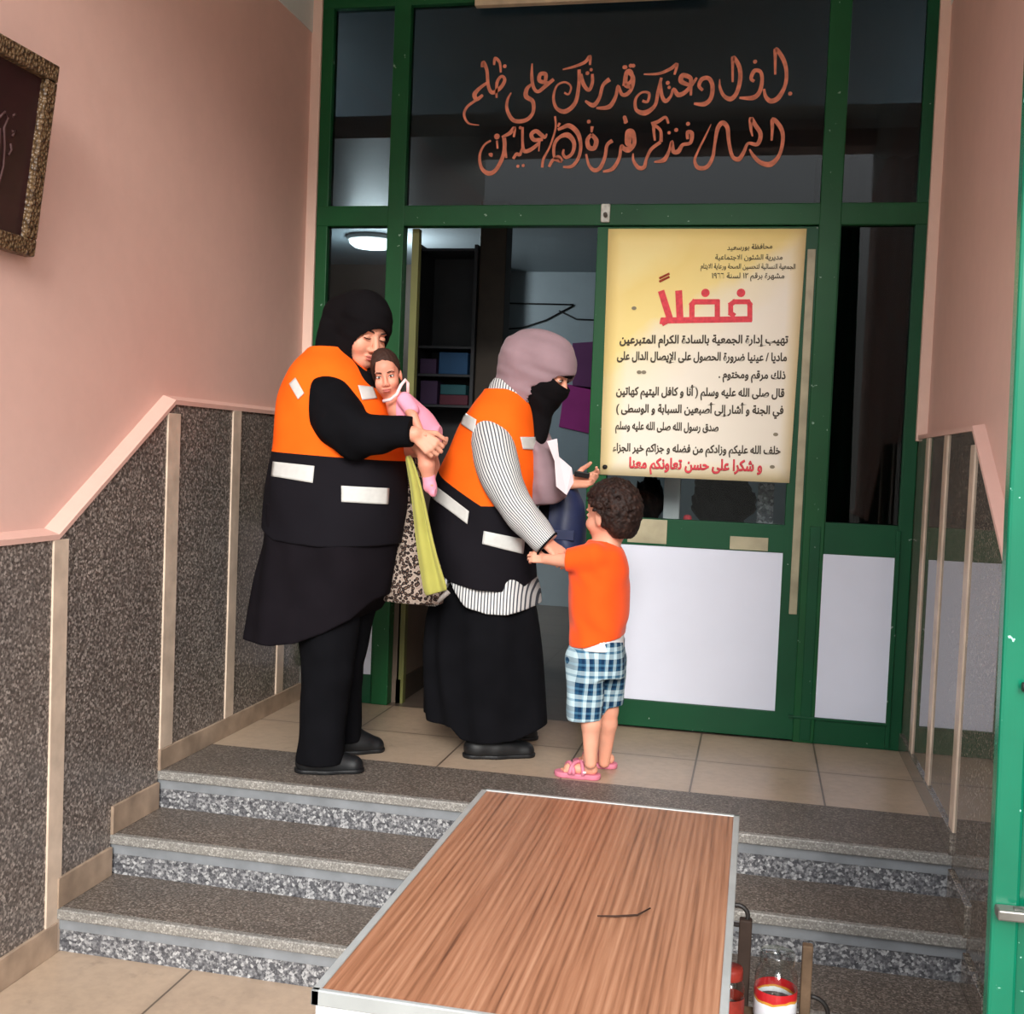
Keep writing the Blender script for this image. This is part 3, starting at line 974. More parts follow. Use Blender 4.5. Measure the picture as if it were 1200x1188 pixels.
def pfp(u, v):
    a = UX(u, v, 0.03)
    return (pfx(a[2], 0.016), a[1], a[2])
for pts in ([(2, 138), (8, 131), (12, 138), (9, 150), (12, 172), (13, 195), (10, 215), (3, 229), (-8, 234)], [(4, 150), (6, 175), (5, 200), (0, 218), (-8, 224)], [(17, 136), (20, 134)], [(18, 154), (22, 152), (19, 160)], [(18, 168), (20, 176), (17, 182)],
            [(-30, 120), (-22, 150), (-24, 190), (-34, 220), (-46, 215), (-48, 180)]):
    mb.tube([pfp(*q) for q in pts], 0.004, 6)
mb.build('script_ornament', plain('dull_brown_thread', lin(70, 44, 42), 0.6, 0.3), pf, pfo)

# ================================================================== wood topped table
TZ = 0.75
tx0, tx1, ty0, ty1 = 1.405, 2.032, -1.452, -0.344
tb = empty('table', ((tx0 + tx1) / 2, (ty0 + ty1) / 2, 0), 'wood grain topped table with aluminium edging and white apron before the steps', 'table')
to = ((tx0 + tx1) / 2, (ty0 + ty1) / 2, 0)
M['wood'] = mat_wood('table_laminate', [(0.32, lin(84, 52, 36)), (0.43, lin(114, 74, 52)), (0.52, lin(130, 87, 63)), (0.62, lin(140, 97, 72)), (0.8, lin(158, 116, 90))], (52, 1.1, 52), 0.38, 5)
# skewed near edge: the right corner reaches a little less far forward
q = [(tx0 + 0.012, ty0 + 0.012), (tx1 - 0.012, ty0 + 0.012), (tx1 - 0.012, ty1 - 0.012), (tx0 + 0.012, ty1 - 0.012)]
MB().prism(q, 2, TZ - 0.02, TZ - 0.0015).build('tabletop', M['wood'], tb, to)
MB().box(tx0, tx0 + 0.014, ty0, ty1, TZ - 0.024, TZ + 0.001, 0.002).build('aluminium_edge', M['alu'], tb, to)
MB().box(tx1 - 0.014, tx1, ty0, ty1, TZ - 0.024, TZ + 0.001, 0.002).build('aluminium_edge', M['alu'], tb, to)
MB().box(tx0, tx1, ty1 - 0.012, ty1, TZ - 0.024, TZ + 0.001, 0.002).build('aluminium_edge', M['alu'], tb, to)
MB().box(tx0, tx1, ty0, ty0 + 0.010, TZ - 0.024, TZ + 0.001, 0.002).build('aluminium_edge', M['alu'], tb, to)
M['white_lam'] = plain('white_laminate', lin(228, 232, 232), 0.35, 0.4, 0.04, 3)
MB().box(tx0 + 0.006, tx1 - 0.006, ty0 + 0.006, ty0 + 0.022, 0.42, TZ - 0.022, 0.002).build('apron', M['white_lam'], tb, to)
MB().box(tx0 + 0.006, tx0 + 0.022, ty0 + 0.022, ty1 - 0.006, 0.62, TZ - 0.022, 0.002).build('apron', M['white_lam'], tb, to)
MB().box(tx1 - 0.022, tx1 - 0.006, ty0 + 0.022, ty1 - 0.006, 0.62, TZ - 0.022, 0.002).build('apron', M['white_lam'], tb, to)
MB().box(tx0 + 0.02, tx1 - 0.02, ty1 - 0.02, ty1 - 0.006, 0.62, TZ - 0.022, 0.002).build('apron', M['white_lam'], tb, to)
for ax in (tx0 + 0.03, tx1 - 0.065):
    for ay in (ty0 + 0.03, ty1 - 0.065):
        MB().box(ax, ax + 0.035, ay, ay + 0.035, 0, TZ - 0.022, 0.003).build('leg', M['alu'], tb, to)
# bent twig lying on the table top
tw = [UZ(700, 1073, TZ + 0.002), UZ(722, 1073.5, TZ + 0.002), UZ(747, 1072, TZ + 0.002), UZ(762, 1064, TZ + 0.003)]
twig = MB().tube(tw, [0.0012, 0.0018, 0.0018, 0.0014], 6).build('twig', plain('dark_twig', lin(52, 34, 26), 0.8, 0.2), None, tuple(tw[1]))
tag(twig, 'thin bent dark twig lying on the wood table top', 'twig')

# ================================================================== low wooden rack with bottles beside the table
RY = -0.18
M['old_wood'] = plain('weathered_wood', lin(104, 84, 66), 0.75, 0.2, 0.3, 20)
M['old_wood_dark'] = plain('dark_stained_wood', lin(54, 42, 36), 0.7, 0.2, 0.25, 20)
M['iron'] = plain('black_iron', lin(30, 27, 26), 0.5, 0.5, 0.2, 20)
rk = empty('bottle_rack', (2.15, RY, 0.0), 'low dark wooden rack with upright posts and iron loops beside the table', 'rack')
ro = (2.15, RY, 0.0)
za, zb2 = UY(872, 1076, RY)[2], UY(945, 1106, RY)[2]
xa_, xb_ = UY(872, 1120, RY)[0], UY(945, 1140, RY)[0]
zs = UY(908, 1180, RY)[2]
MB().box(xa_ - 0.016, xa_ + 0.016, RY - 0.014, RY + 0.014, 0.0, za, 0.004).build('post', M['old_wood_dark'], rk, ro)
MB().box(xb_ - 0.013, xb_ + 0.013, RY - 0.013, RY + 0.013, 0.0, zb2, 0.004).build('post', M['old_wood'], rk, ro)
MB().box(xa_ - 0.016, xa_ + 0.016, RY - 0.26, RY - 0.232, 0.0, zs + 0.02, 0.004).build('post', M['old_wood_dark'], rk, ro)
MB().box(xb_ - 0.013, xb_ + 0.013, RY - 0.26, RY - 0.234, 0.0, zs + 0.02, 0.004).build('post', M['old_wood'], rk, ro)
MB().box(xa_ - 0.02, xb_ + 0.014, RY - 0.25, RY - 0.012, zs - 0.018, zs, 0.004).build('shelf', M['old_wood'], rk, ro)
MB().box(xa_ - 0.016, xb_ + 0.014, RY - 0.262, RY - 0.245, zs - 0.03, zs + 0.012, 0.003).build('front_rail', M['old_wood_dark'], rk, ro)
mb = MB()
c_ = UY(864, 1074, RY)
mb.tube([(c_[0] - 0.012, RY, c_[2] + 0.030)] + [(c_[0] + 0.026 * math.cos(t), RY, c_[2] + 0.026 * math.sin(t) + 0.004) for t in np.linspace(1.8, -1.2, 12)] + [(c_[0] - 0.02, RY, c_[2] - 0.02)], 0.006, 8)
mb.build('iron_loop', M['iron'], rk, ro)
mb = MB()
c_ = UY(950, 1182, RY)
mb.tube([(c_[0] + 0.042 * math.cos(t), RY, c_[2] - 0.01 + 0.042 * math.sin(t)) for t in np.linspace(1.7, -1.4, 12)], 0.006, 8)
mb.build('iron_loop', M['iron'], rk, ro)


def jar(cx_, cy_, z, r, h, lid, label, labelmat):
    j = empty('glass_jar', (cx_, cy_, z), label, 'jar', 'jars on the low rack')
    jo = (cx_, cy_, z)
    MB().lathe([(0, 0.001), (r * 0.9, 0.001), (r, 0.01), (r, h * 0.72), (r * 0.92, h * 0.8), (r * 0.8, h * 0.86), (r * 0.78, h)], (cx_, cy_, z), 28).build('glass_body', M['jar_glass'], j, jo)
    MB().lathe([(0, h + 0.012), (r * 0.8, h + 0.012), (r * 0.84, h + 0.006), (r * 0.84, h - 0.014), (r * 0.8, h - 0.015)], (cx_, cy_, z), 28).build('lid', lid, j, jo)
    MB().lathe([(r * 1.01, h * 0.06), (r * 1.02, h * 0.08), (r * 1.02, h * 0.5), (r * 1.01, h * 0.52)], (cx_, cy_, z), 28).build('paper_label', labelmat, j, jo)
    MB().lathe([(0, 0.004), (r * 0.9, 0.004), (r * 0.94, 0.012), (r * 0.94, h * 0.3), (0, h * 0.31)], (cx_, cy_, z), 20).build('contents', M['jar_fill'], j, jo)
    return j


M['jar_glass'] = mat_glass('jar_glass', (0.93, 0.94, 0.93, 1), 0.8, 0.02)
M['jar_fill'] = plain('dark_contents', lin(60, 40, 40), 0.6)
t = NT('red_white_label'); v = t.co(); g_ = t.n('ShaderNodeSeparateXYZ'); t.l(v, g_.inputs[0])
vo = t.n('ShaderNodeTexVoronoi'); vo.inputs['Scale'].default_value = 28; t.l(v, vo.inputs['Vector'])
zz = t.math('ADD', g_.outputs[2], t.math('MULTIPLY', vo.outputs['Distance'], 0.010))
t.base(t.ramp(t.math('MULTIPLY', zz, 10.0), [(0.0, lin(60, 30, 60)), (0.16, lin(230, 232, 240)), (0.52, lin(236, 240, 244)), (0.60, lin(214, 150, 60)), (0.66, lin(190, 34, 40))], 'CONSTANT'))
t.rough(0.3); M['jar_label'] = t.m
M['red_label'] = plain('dark_red_label', lin(140, 46, 36), 0.5, 0.3, 0.3, 30)
M['clear_lid'] = mat_glass('clear_plastic_lid', (0.8, 0.82, 0.82, 1), 1.5, 0.1)
cj = UY(908, 1178, RY - 0.06)
jar(cj[0], RY - 0.06, zs, 0.051, 0.155, M['clear_lid'], 'clear glass jar with red and white label between the rack posts', M['jar_label'])
cj2 = UY(856, 1178, RY - 0.09)
jar(cj2[0] - 0.004, RY - 0.1, zs, 0.036, 0.12, M['red_label'], 'dark red labelled jar half hidden behind the dark rack post', M['red_label'])

# ================================================================== open green metal gate leaf at the right edge
GYg = -1.0
e0, e1 = UY(1190, 390, GYg), UY(1155, 1188, GYg)
gt = empty('metal_gate', (2.60, GYg, 0.0), 'glossy green metal gate leaf standing open at the right edge', 'gate')
go_ = (2.60, GYg, 0.0)
GX = 2.4755
def gx_edge(z): return GX
MB().box(GX + 0.012, W - 0.012, GYg + 0.008, GYg + 0.022, 0.02, 3.2).build('sheet', M['green_gloss'], gt, go_)
mb = MB(); mb.box(GX, GX + 0.045, GYg - 0.012, GYg + 0.03, 0.02, 3.2, 0.006); mb.build('edge_tube', M['green_gloss'], gt, go_)
MB().box(GX + 0.045, W - 0.014, GYg - 0.01, GYg + 0.028, 0.02, 0.06, 0.005).build('bottom_tube', M['green_gloss'], gt, go_)
MB().box(GX + 0.045, W - 0.014, GYg - 0.01, GYg + 0.028, 3.16, 3.2, 0.005).build('top_tube', M['green_gloss'], gt, go_)
zc = UY(1190, 900, GYg)[2]
mb = MB()
mb.tube([(GX + 0.075, GYg - 0.004, zc - 0.14), (GX + 0.062, GYg - 0.004, zc - 0.05), (GX + 0.066, GYg - 0.004, zc + 0.08), (GX + 0.085, GYg - 0.004, zc + 0.12), (GX + 0.13, GYg - 0.004, zc + 0.14)], 0.006, 8)
mb.build('scroll_ornament', M['green_gloss'], gt, go_)
zl = UY(1185, 1060, GYg)[2]
mb = MB(); mb.box(GX + 0.004, GX + 0.12, GYg - 0.045, GYg - 0.012, zl - 0.012, zl + 0.006, 0.003).tube([(GX + 0.03, GYg - 0.03, zl), (GX + 0.16, GYg - 0.03, zl - 0.02)], 0.010, 8)
mb.build('bolt', M['metal'], gt, go_)
gt.rotation_euler = (0, -0.0163, 0)
zl = UY(1190, 800, GYg)[2]
MB().tube([(GX + 0.03, GYg - 0.025, zl), (GX + 0.16, GYg - 0.025, zl + 0.004)], 0.008, 8).build('latch_bar', M['iron'], gt, go_)

# ================================================================== things in the room behind the glass
lp = UZ(436, 281, 2.98)
cl = empty('ceiling_lamp', (lp[0], lp[1], 2.98), 'round glowing white ceiling lamp seen through the left glass pane', 'lamp')
MB().lathe([(0, 0.02), (0.17, 0.02), (0.17, -0.005), (0.16, -0.01)], lp - np.array([0, 0, 0.0]), 32).build('base_ring', M['white_wall'], cl, (lp[0], lp[1], 2.98))
MB().lathe([(0.155, 0.0), (0.15, -0.03), (0.12, -0.05), (0.0, -0.06)], lp, 32).build('diffuser', mat_emit('lamp_glow', (0.85, 0.97, 1.0, 1), 5.0), cl, (lp[0], lp[1], 2.98))
pd = bpy.data.lights.new('ceiling_lamp_light', 'POINT'); pd.energy = 30; pd.shadow_soft_size = 0.15; pd.color = (0.88, 0.97, 1.0)
pl_ = bpy.data.objects.new('ceiling_lamp_light', pd); pl_.location = (lp[0], lp[1], 2.84); COL.objects.link(pl_)

M['magenta'] = plain('magenta_paper', lin(150, 50, 120), 0.7, 0.2, 0.12, 4)
M['plum'] = plain('plum_paper', lin(96, 52, 92), 0.7, 0.2, 0.12, 4)
YW = YB - 0.012
def flat(name, pts, mat, label, cat, y=YW, th=0.012):
    q = [UY(a, b, y) for a, b in pts]
    o = MB().prism([(k[0], k[2]) for k in q], 1, y, y + th).build(name, mat, None, tuple(np.mean(q, axis=0)))
    return tag(o, label, cat)
flat('wall_poster', [(655, 500), (700, 510), (700, 455), (662, 450)], M['magenta'], 'magenta paper hanging on the grey wall inside, lower one', 'poster')
flat('wall_poster', [(671, 452), (700, 458), (700, 400), (671, 402)], M['plum'], 'plum paper hanging on the grey wall inside, upper one', 'poster')
mb = MB()
for pts in ([(588, 386), (612, 384), (640, 375), (672, 358)], [(588, 355), (630, 356), (672, 357)], [(655, 364), (675, 374), (700, 375)]):
    mb.tube([UY(a, b, YW) for a, b in pts], 0.006, 6)
cb = mb.build('wall_cable', M['black'], None, tuple(UY(640, 370, YW)))
tag(cb, 'black electric cable looping across the grey inner wall', 'cable')

# dark glazed cabinet with coloured boxes behind the open doorway
CY = P + 1.32
cx0, cx1 = UY(486, 400, CY)[0], UY(556, 400, CY)[0]
cz0, cz1 = UY(520, 500, CY)[2], 2.75
kb = empty('display_cabinet', ((cx0 + cx1) / 2, CY, L), 'dark cabinet with shelves seen through the open doorway', 'cabinet')
ko = ((cx0 + cx1) / 2, CY, L)
M['cab'] = plain('charcoal_cabinet', lin(52, 54, 58), 0.5, 0.4, 0.1, 6)
MB().box(cx0, cx1, CY + 0.28, CY + 0.30, L, cz1).build('back_panel', M['cab'], kb, ko)
for a in (cx0, cx1 - 0.02):
    MB().box(a, a + 0.02, CY, CY + 0.28, L, cz1, 0.002).build('side_panel', M['cab'], kb, ko)
shz = [UY(520, y, CY)[2] for y in (474, 438, 405)]
for z in shz + [cz1 - 0.02, L + 0.3]:
    MB().box(cx0 + 0.02, cx1 - 0.02, CY + 0.01, CY + 0.28, z - 0.015, z, 0.002).build('shelf', M['cab'], kb, ko)
cols = {'blue': lin(34, 74, 112), 'teal': lin(36, 84, 92), 'purple': lin(62, 42, 72), 'maroon': lin(84, 36, 50)}
BX = [(490, 510, 474, 446, 'purple'), (513, 546, 474, 462, 'maroon'), (514, 544, 462, 450, 'teal'), (512, 546, 438, 412, 'blue'), (490, 509, 438, 420, 'purple')]
NMS = ['purple box on the lower cabinet shelf inside the doorway', 'flat maroon box at the bottom of the cabinet pile', 'flat teal box on top of the maroon box in the cabinet',
       'large blue box on the middle cabinet shelf inside the doorway', 'small purple box left of the blue box in the cabinet']
for (a, b, y0, y1, c), lab in zip(BX, NMS):
    z0 = UY(520, y0, CY)[2] + 0.001; z1 = UY(520, y1, CY)[2]
    xa2, xb2 = UY(a, y0, CY)[0], UY(b, y0, CY)[0]
    xa2 = max(xa2, cx0 + 0.024); xb2 = min(xb2, cx1 - 0.024)
    e = MB().box(xa2, xb2, CY + 0.03, CY + 0.22, z0, z1, 0.004)
    o = e.build('storage_box', plain('box_' + c, cols[c], 0.6, 0.3, 0.1), None, ((xa2 + xb2) / 2, CY + 0.12, z0))
    tag(o, lab, 'box', 'boxes in the cabinet')

# things on a counter seen below the poster
KY = P + 0.35
kz = UY(820, 613, KY)[2]
ct = empty('counter', (1.75, KY + 0.1, L), 'white topped counter behind the door glass below the poster', 'counter')
cto = (1.75, KY + 0.1, L)
MB().box(1.35, 2.19, KY - 0.15, KY + 0.3, kz - 0.03, kz, 0.004).build('counter_top', M['white_lam'], ct, cto)
MB().box(1.38, 2.17, KY - 0.12, KY + 0.28, L, kz - 0.03).build('base', M['brown_wall'], ct, cto)


def bag(px0, px1, py0, lab):
    a, b = UY(px0, 600, KY), UY(px1, 600, KY)
    top = UY((px0 + px1) / 2, py0, KY)[2]
    cxx, rx = (a[0] + b[0]) / 2, (b[0] - a[0]) / 2
    bmm = bmesh.new()
    bmesh.ops.create_icosphere(bmm, subdivisions=4, radius=1)
    hh = top - kz
    for v in bmm.verts:
        p = v.co.normalized()
        w = 1 + 0.06 * math.sin(9 * p.x + 4 * p.z) + 0.05 * math.sin(13 * p.z + 5 * p.y) + 0.03 * math.sin(22 * p.x)
        z = p.z * 0.62 + 0.5
        v.co = Vector((cxx + p.x * rx * w, KY + 0.05 + p.y * 0.12 * w, kz + max(0.0, z) * hh * w * 0.92))
    m_ = bpy.data.meshes.new('bag'); bmm.to_mesh(m_); bmm.free()
    o = mesh_obj('plastic_bag', m_, M['black_bag'], None, True, (cxx, KY + 0.05, kz))
    return tag(o, lab, 'bag', 'black bags on the counter')


M['black_bag'] = plain('black_plastic_film', lin(12, 12, 14), 0.6, 0.1, 0.3, 10)
bag(808, 884, 556, 'larger crumpled black plastic bag on the counter below the poster')
bag(742, 776, 560, 'smaller crumpled black plastic bag on the counter beside the boy')
MB_ = MB().box(UY(887, 600, KY)[0], UY(906, 600, KY)[0], KY - 0.02, KY + 0.06, kz, UY(890, 566, KY)[2], 0.003).build('carton', mat_granite('printed_carton', lin(60, 60, 66), lin(150, 150, 156), lin(220, 220, 224), 70, 0.5), None, (UY(896, 600, KY)[0], KY, kz))
tag(MB_, 'small grey and white patterned carton standing right of the black bag', 'carton')
o = MB().box(UY(777, 600, KY)[0], UY(796, 600, KY)[0], KY + 0.0, KY + 0.05, kz, UY(780, 560, KY)[2], 0.003).build('carton', plain('white_card', lin(225, 226, 228), 0.5), None, (UY(787, 600, KY)[0], KY, kz))
tag(o, 'plain white carton standing left of the larger black bag', 'carton')
xr_ = UY(806, 604, KY - 0.06)
o = MB().lathe([(0, 0), (0.018, 0), (0.02, 0.01), (0.019, 0.03), (0.012, 0.038), (0, 0.04)], (xr_[0], KY - 0.07, kz), 16).build('red_item', M['red'], None, (xr_[0], KY - 0.07, kz))  # small red thing, not identified as any particular object
tag(o, 'small red item standing before the larger black bag', 'item')
# an added dark sheet standing for the unlit room behind the right-hand pane
bm = bmesh.new()
rows = []
for z in (L, 1.4, 2.4, 2.99):
    rows.append([bm.verts.new((XG0 - 0.09 + i * 0.016, P + 0.5 + 0.03 * math.sin(i * 1.1), z)) for i in range(60)])
for r0, r1 in zip(rows[:-1], rows[1:]):
    for i in range(59):
        bm.faces.new([r0[i], r0[i + 1], r1[i + 1], r1[i]])
me = bpy.data.meshes.new('shade_sheet'); bm.to_mesh(me); bm.free()
o = mesh_obj('shade_sheet', me, fabric('dark_shade_brown', lin(50, 42, 38)), None, True, (XG0, P + 0.5, L))
md = o.modifiers.new('thickness', 'SOLIDIFY'); md.thickness = 0.004
tag(o, 'added dark brown sheet standing for shade behind the right hand glass pane', 'shade_sheet')
# ================================================================== soft shapes: a small signed-distance modeller
def surface_nets(F, org, h):
    nx, ny, nz = F.shape
    S_ = F < 0
    c = [S_[i:nx - 1 + i, j:ny - 1 + j, k:nz - 1 + k] for i in (0, 1) for j in (0, 1) for k in (0, 1)]
    anyin = c[0].copy(); allin = c[0].copy()
    for q in c[1:]:
        anyin |= q; allin &= q
    mixed = anyin & ~allin
    I = np.argwhere(mixed)
    idx = -np.ones(mixed.shape, np.int32)
    idx[mixed] = np.arange(len(I))
    acc = np.zeros((len(I), 3)); cnt = np.zeros(len(I))
    corner = {(i, j, k): F[I[:, 0] + i, I[:, 1] + j, I[:, 2] + k] for i in (0, 1) for j in (0, 1) for k in (0, 1)}
    for a in corner:
        for ax in range(3):
            if a[ax] == 0:
                b = list(a); b[ax] = 1; b = tuple(b)
                fa, fb = corner[a], corner[b]
                m = (fa < 0) != (fb < 0)
                t = fa[m] / (fa[m] - fb[m])
                p = np.tile(np.array(a, float), (m.sum(), 1)); p[:, ax] += t
                acc[m] += p; cnt[m] += 1
    V = (I + acc / cnt[:, None]) * h + np.array(org)
    faces = []
    for ax in range(3):
        u, v = [(1, 2), (2, 0), (0, 1)][ax]
        sl0 = [slice(None)] * 3; sl1 = [slice(None)] * 3
        sl0[ax] = slice(0, -1); sl1[ax] = slice(1, None)
        s0, s1 = S_[tuple(sl0)], S_[tuple(sl1)]
        e = np.argwhere(s0 != s1)
        ok = (e[:, u] > 0) & (e[:, v] > 0) & (e[:, u] < F.shape[u] - 1) & (e[:, v] < F.shape[v] - 1)
        e = e[ok]
        ins = s0[e[:, 0], e[:, 1], e[:, 2]]
        def cell(du, dv):
            q = e.copy(); q[:, u] -= du; q[:, v] -= dv
            return idx[q[:, 0], q[:, 1], q[:, 2]]
        quad = np.stack([cell(1, 1), cell(0, 1), cell(0, 0), cell(1, 0)], 1)
        quad[~ins] = quad[~ins][:, ::-1]
        faces.append(quad)
    return V, np.concatenate(faces)


class SDF:
    def __init__(s, lo, hi, h):
        s.lo, s.h = np.array(lo, float), h
        n = np.ceil((np.array(hi, float) - s.lo) / h).astype(int) + 1
        s.ax = [(s.lo[i] + np.arange(n[i]) * h).astype(np.float32) for i in range(3)]
        s.F = np.full(n, 1.0, np.float32)

    def win(s, lo, hi, m):
        sl = []
        for i in range(3):
            a = int(np.clip(np.floor((lo[i] - m - s.lo[i]) / s.h), 0, len(s.ax[i]) - 1))
            b = int(np.clip(np.ceil((hi[i] + m - s.lo[i]) / s.h) + 1, a + 1, len(s.ax[i])))
            sl.append(slice(a, b))
        X, Y, Z = np.meshgrid(s.ax[0][sl[0]], s.ax[1][sl[1]], s.ax[2][sl[2]], indexing='ij', sparse=True)
        return tuple(sl), X, Y, Z

    def add(s, sl, d, k=0.0):
        F = s.F[sl]
        if k > 0:
            hh = np.clip(0.5 + 0.5 * (F - d) / k, 0, 1)
            s.F[sl] = F * (1 - hh) + d * hh - k * hh * (1 - hh)
        else:
            s.F[sl] = np.minimum(F, d)

    def sub(s, sl, d, k=0.0):
        F = s.F[sl]
        if k > 0:
            hh = np.clip(0.5 - 0.5 * (F + d) / k, 0, 1)
            s.F[sl] = F * (1 - hh) - d * hh + k * hh * (1 - hh)
        else:
            s.F[sl] = np.maximum(F, -d)

    def ell(s, c, r, R=None, k=0.0, sub=False):
        """R: 3x3 whose rows are the ellipsoid's own axes"""
        rm = max(r)
        sl, X, Y, Z = s.win(np.array(c) - rm, np.array(c) + rm, max(k, 0.03) + 0.01)
        x, y, z = X - c[0], Y - c[1], Z - c[2]
        if R is not None:
            x, y, z = [R[i][0] * x + R[i][1] * y + R[i][2] * z for i in range(3)]
        k0 = np.sqrt((x / r[0]) ** 2 + (y / r[1]) ** 2 + (z / r[2]) ** 2)
        k1 = np.sqrt((x / r[0] ** 2) ** 2 + (y / r[1] ** 2) ** 2 + (z / r[2] ** 2) ** 2) + 1e-6
        d = (k0 * (k0 - 1) / k1).astype(np.float32)
        (s.sub if sub else s.add)(sl, d, k)
        return s

    def cone(s, a, b, ra, rb, k=0.0, sub=False):
        a, b = np.array(a, float), np.array(b, float)
        r = max(ra, rb)
        sl, X, Y, Z = s.win(np.minimum(a, b) - r, np.maximum(a, b) + r, max(k, 0.03) + 0.01)
        ab = b - a
        L2 = max(float(ab @ ab), 1e-9)
        t = np.clip(((X - a[0]) * ab[0] + (Y - a[1]) * ab[1] + (Z - a[2]) * ab[2]) / L2, 0, 1)
        d = np.sqrt((X - a[0] - t * ab[0]) ** 2 + (Y - a[1] - t * ab[1]) ** 2 + (Z - a[2] - t * ab[2]) ** 2) - (ra + t * (rb - ra))
        (s.sub if sub else s.add)(sl, d.astype(np.float32), k)
        return s

    def chain(s, pts, rs, k=0.0):
        for i in range(len(pts) - 1):
            s.cone(pts[i], pts[i + 1], rs[i], rs[i + 1], k)
        return s

    def tower(s, rows, k=0.0, p=2.0, fn=None, grow=0.0):
        """rows of (z, cx, cy, a, b) from low to high: a stack of ellipses across x and y"""
        r = np.array(sorted(rows), float)
        zs = r[:, 0]
        m = max(r[:, 3].max(), r[:, 4].max()) + grow
        sl, X, Y, Z = s.win((r[:, 1].min() - m, r[:, 2].min() - m, zs[0]), (r[:, 1].max() + m, r[:, 2].max() + m, zs[-1]), max(k, 0.03))
        z = Z.ravel()
        zf = np.linspace(zs[0], zs[-1], 200)
        def sm(col):                               # smoothed interpolation along z
            v = np.interp(zf, zs, col)
            w = 9
            v = np.convolve(np.pad(v, w, mode='edge'), np.ones(2 * w + 1) / (2 * w + 1), 'valid')
            return np.interp(z, zf, v).astype(np.float32)[None, None, :]
        cx, cy, a, b = sm(r[:, 1]), sm(r[:, 2]), sm(r[:, 3]) + grow, sm(r[:, 4]) + grow
        q = (np.abs((X - cx) / a) ** p + np.abs((Y - cy) / b) ** p) ** (1 / p)
        d = (q - 1) * np.minimum(a, b)
        if fn is not None: d = d + fn(X, Y, Z, cx, cy)
        d = np.maximum(d, np.maximum(zs[0] - Z, Z - zs[-1]))
        s.add(sl, d.astype(np.float32), k)
        return s

    def disp(s, fn):
        X, Y, Z = np.meshgrid(*s.ax, indexing='ij', sparse=True)
        s.F += fn(X, Y, Z).astype(np.float32)
        return s

    def clip(s, fn):
        """keeps the part where fn(X, Y, Z) < 0"""
        X, Y, Z = np.meshgrid(*s.ax, indexing='ij', sparse=True)
        s.F = np.maximum(s.F, fn(X, Y, Z).astype(np.float32))
        return s

    def mesh(s, name, smooth=1):
        F = np.pad(s.F, 1, constant_values=1.0)
        V, Q = surface_nets(F, s.lo - s.h, s.h)
        me = bpy.data.meshes.new(name)
        me.vertices.add(len(V)); me.vertices.foreach_set('co', V.astype(np.float32).ravel())
        me.loops.add(4 * len(Q)); me.loops.foreach_set('vertex_index', Q.astype(np.int32).ravel())
        me.polygons.add(len(Q)); me.polygons.foreach_set('loop_start', np.arange(0, 4 * len(Q), 4, dtype=np.int32))
        me.polygons.foreach_set('loop_total', np.full(len(Q), 4, np.int32))
        me.update(calc_edges=True); me.validate()
        if smooth:
            b = bmesh.new(); b.from_mesh(me)
            for _ in range(smooth):
                bmesh.ops.smooth_vert(b, verts=b.verts, factor=0.5, use_axis_x=True, use_axis_y=True, use_axis_z=True)
            # drop stray crumbs
            b.to_mesh(me); b.free()
        return me


def sdf_obj(name, sd, mat, parent, origin, smooth=1):
    return mesh_obj(name, sd.mesh(name, smooth), mat, parent, True, origin)


def frame(fwd, up=(0, 0, 1)):
    """rows x (forward), y (left), z (up)"""
    f = np.array(fwd, float); f /= np.linalg.norm(f)
    u = np.array(up, float); u = u - f * (u @ f); u /= np.linalg.norm(u)
    return np.array([f, np.cross(u, f), u])


def at(o, R, x, y, z, s=1.0):
    return np.array(o) + (R[0] * x + R[1] * y + R[2] * z) * s


def head(sd, o, R, s=1.0, chin=1.0, child=0.0):
    """skull, jaw, nose, lips, sockets and ears; o between the ears at eye level, R rows forward/left/up"""
    E_ = lambda x, y, z, a, b, c, k=0.012, sub=False: sd.ell(at(o, R, x, y, z, s), (a * s, b * s, c * s), R, k * s, sub)
    E_(-0.005, 0, 0.03, 0.098, 0.076, 0.098)
    E_(0.030, 0, -0.030, 0.062, 0.062, 0.085 - 0.02 * child, 0.02)
    E_(0.050, 0, -0.088 + 0.02 * child, 0.038, 0.036, 0.028, 0.025)
    E_(0.066, 0, 0.040, 0.030, 0.050, 0.035, 0.02)
    for q in (1, -1):
        E_(0.060, q * 0.036, -0.036, 0.030 + 0.005 * child, 0.026, 0.026, 0.02)
        E_(0.092, q * 0.031, 0.000, 0.014, 0.017, 0.010, 0.010, True)
        E_(0.083, q * 0.031, -0.001, 0.011, 0.015, 0.011, 0.004)
        E_(0.084, q * 0.030, 0.021, 0.012, 0.022, 0.006, 0.008)
        E_(-0.004, q * 0.078, -0.012, 0.020, 0.008, 0.030, 0.006)
        E_(0.098, q * 0.012, -0.043, 0.010, 0.008, 0.008, 0.005)
    sd.cone(at(o, R, 0.090, 0, 0.012, s), at(o, R, 0.112 - 0.008 * child, 0, -0.036, s), 0.008 * s, 0.0115 * s, 0.010 * s)
    E_(0.090, 0, -0.064, 0.012, 0.024, 0.006, 0.005)
    E_(0.088, 0, -0.075, 0.012, 0.020, 0.007, 0.005)
    sd.cone(at(o, R, 0.101, 0.018, -0.0695, s), at(o, R, 0.101, -0.018, -0.0695, s), 0.0022 * s, 0.0022 * s, 0.002, True)


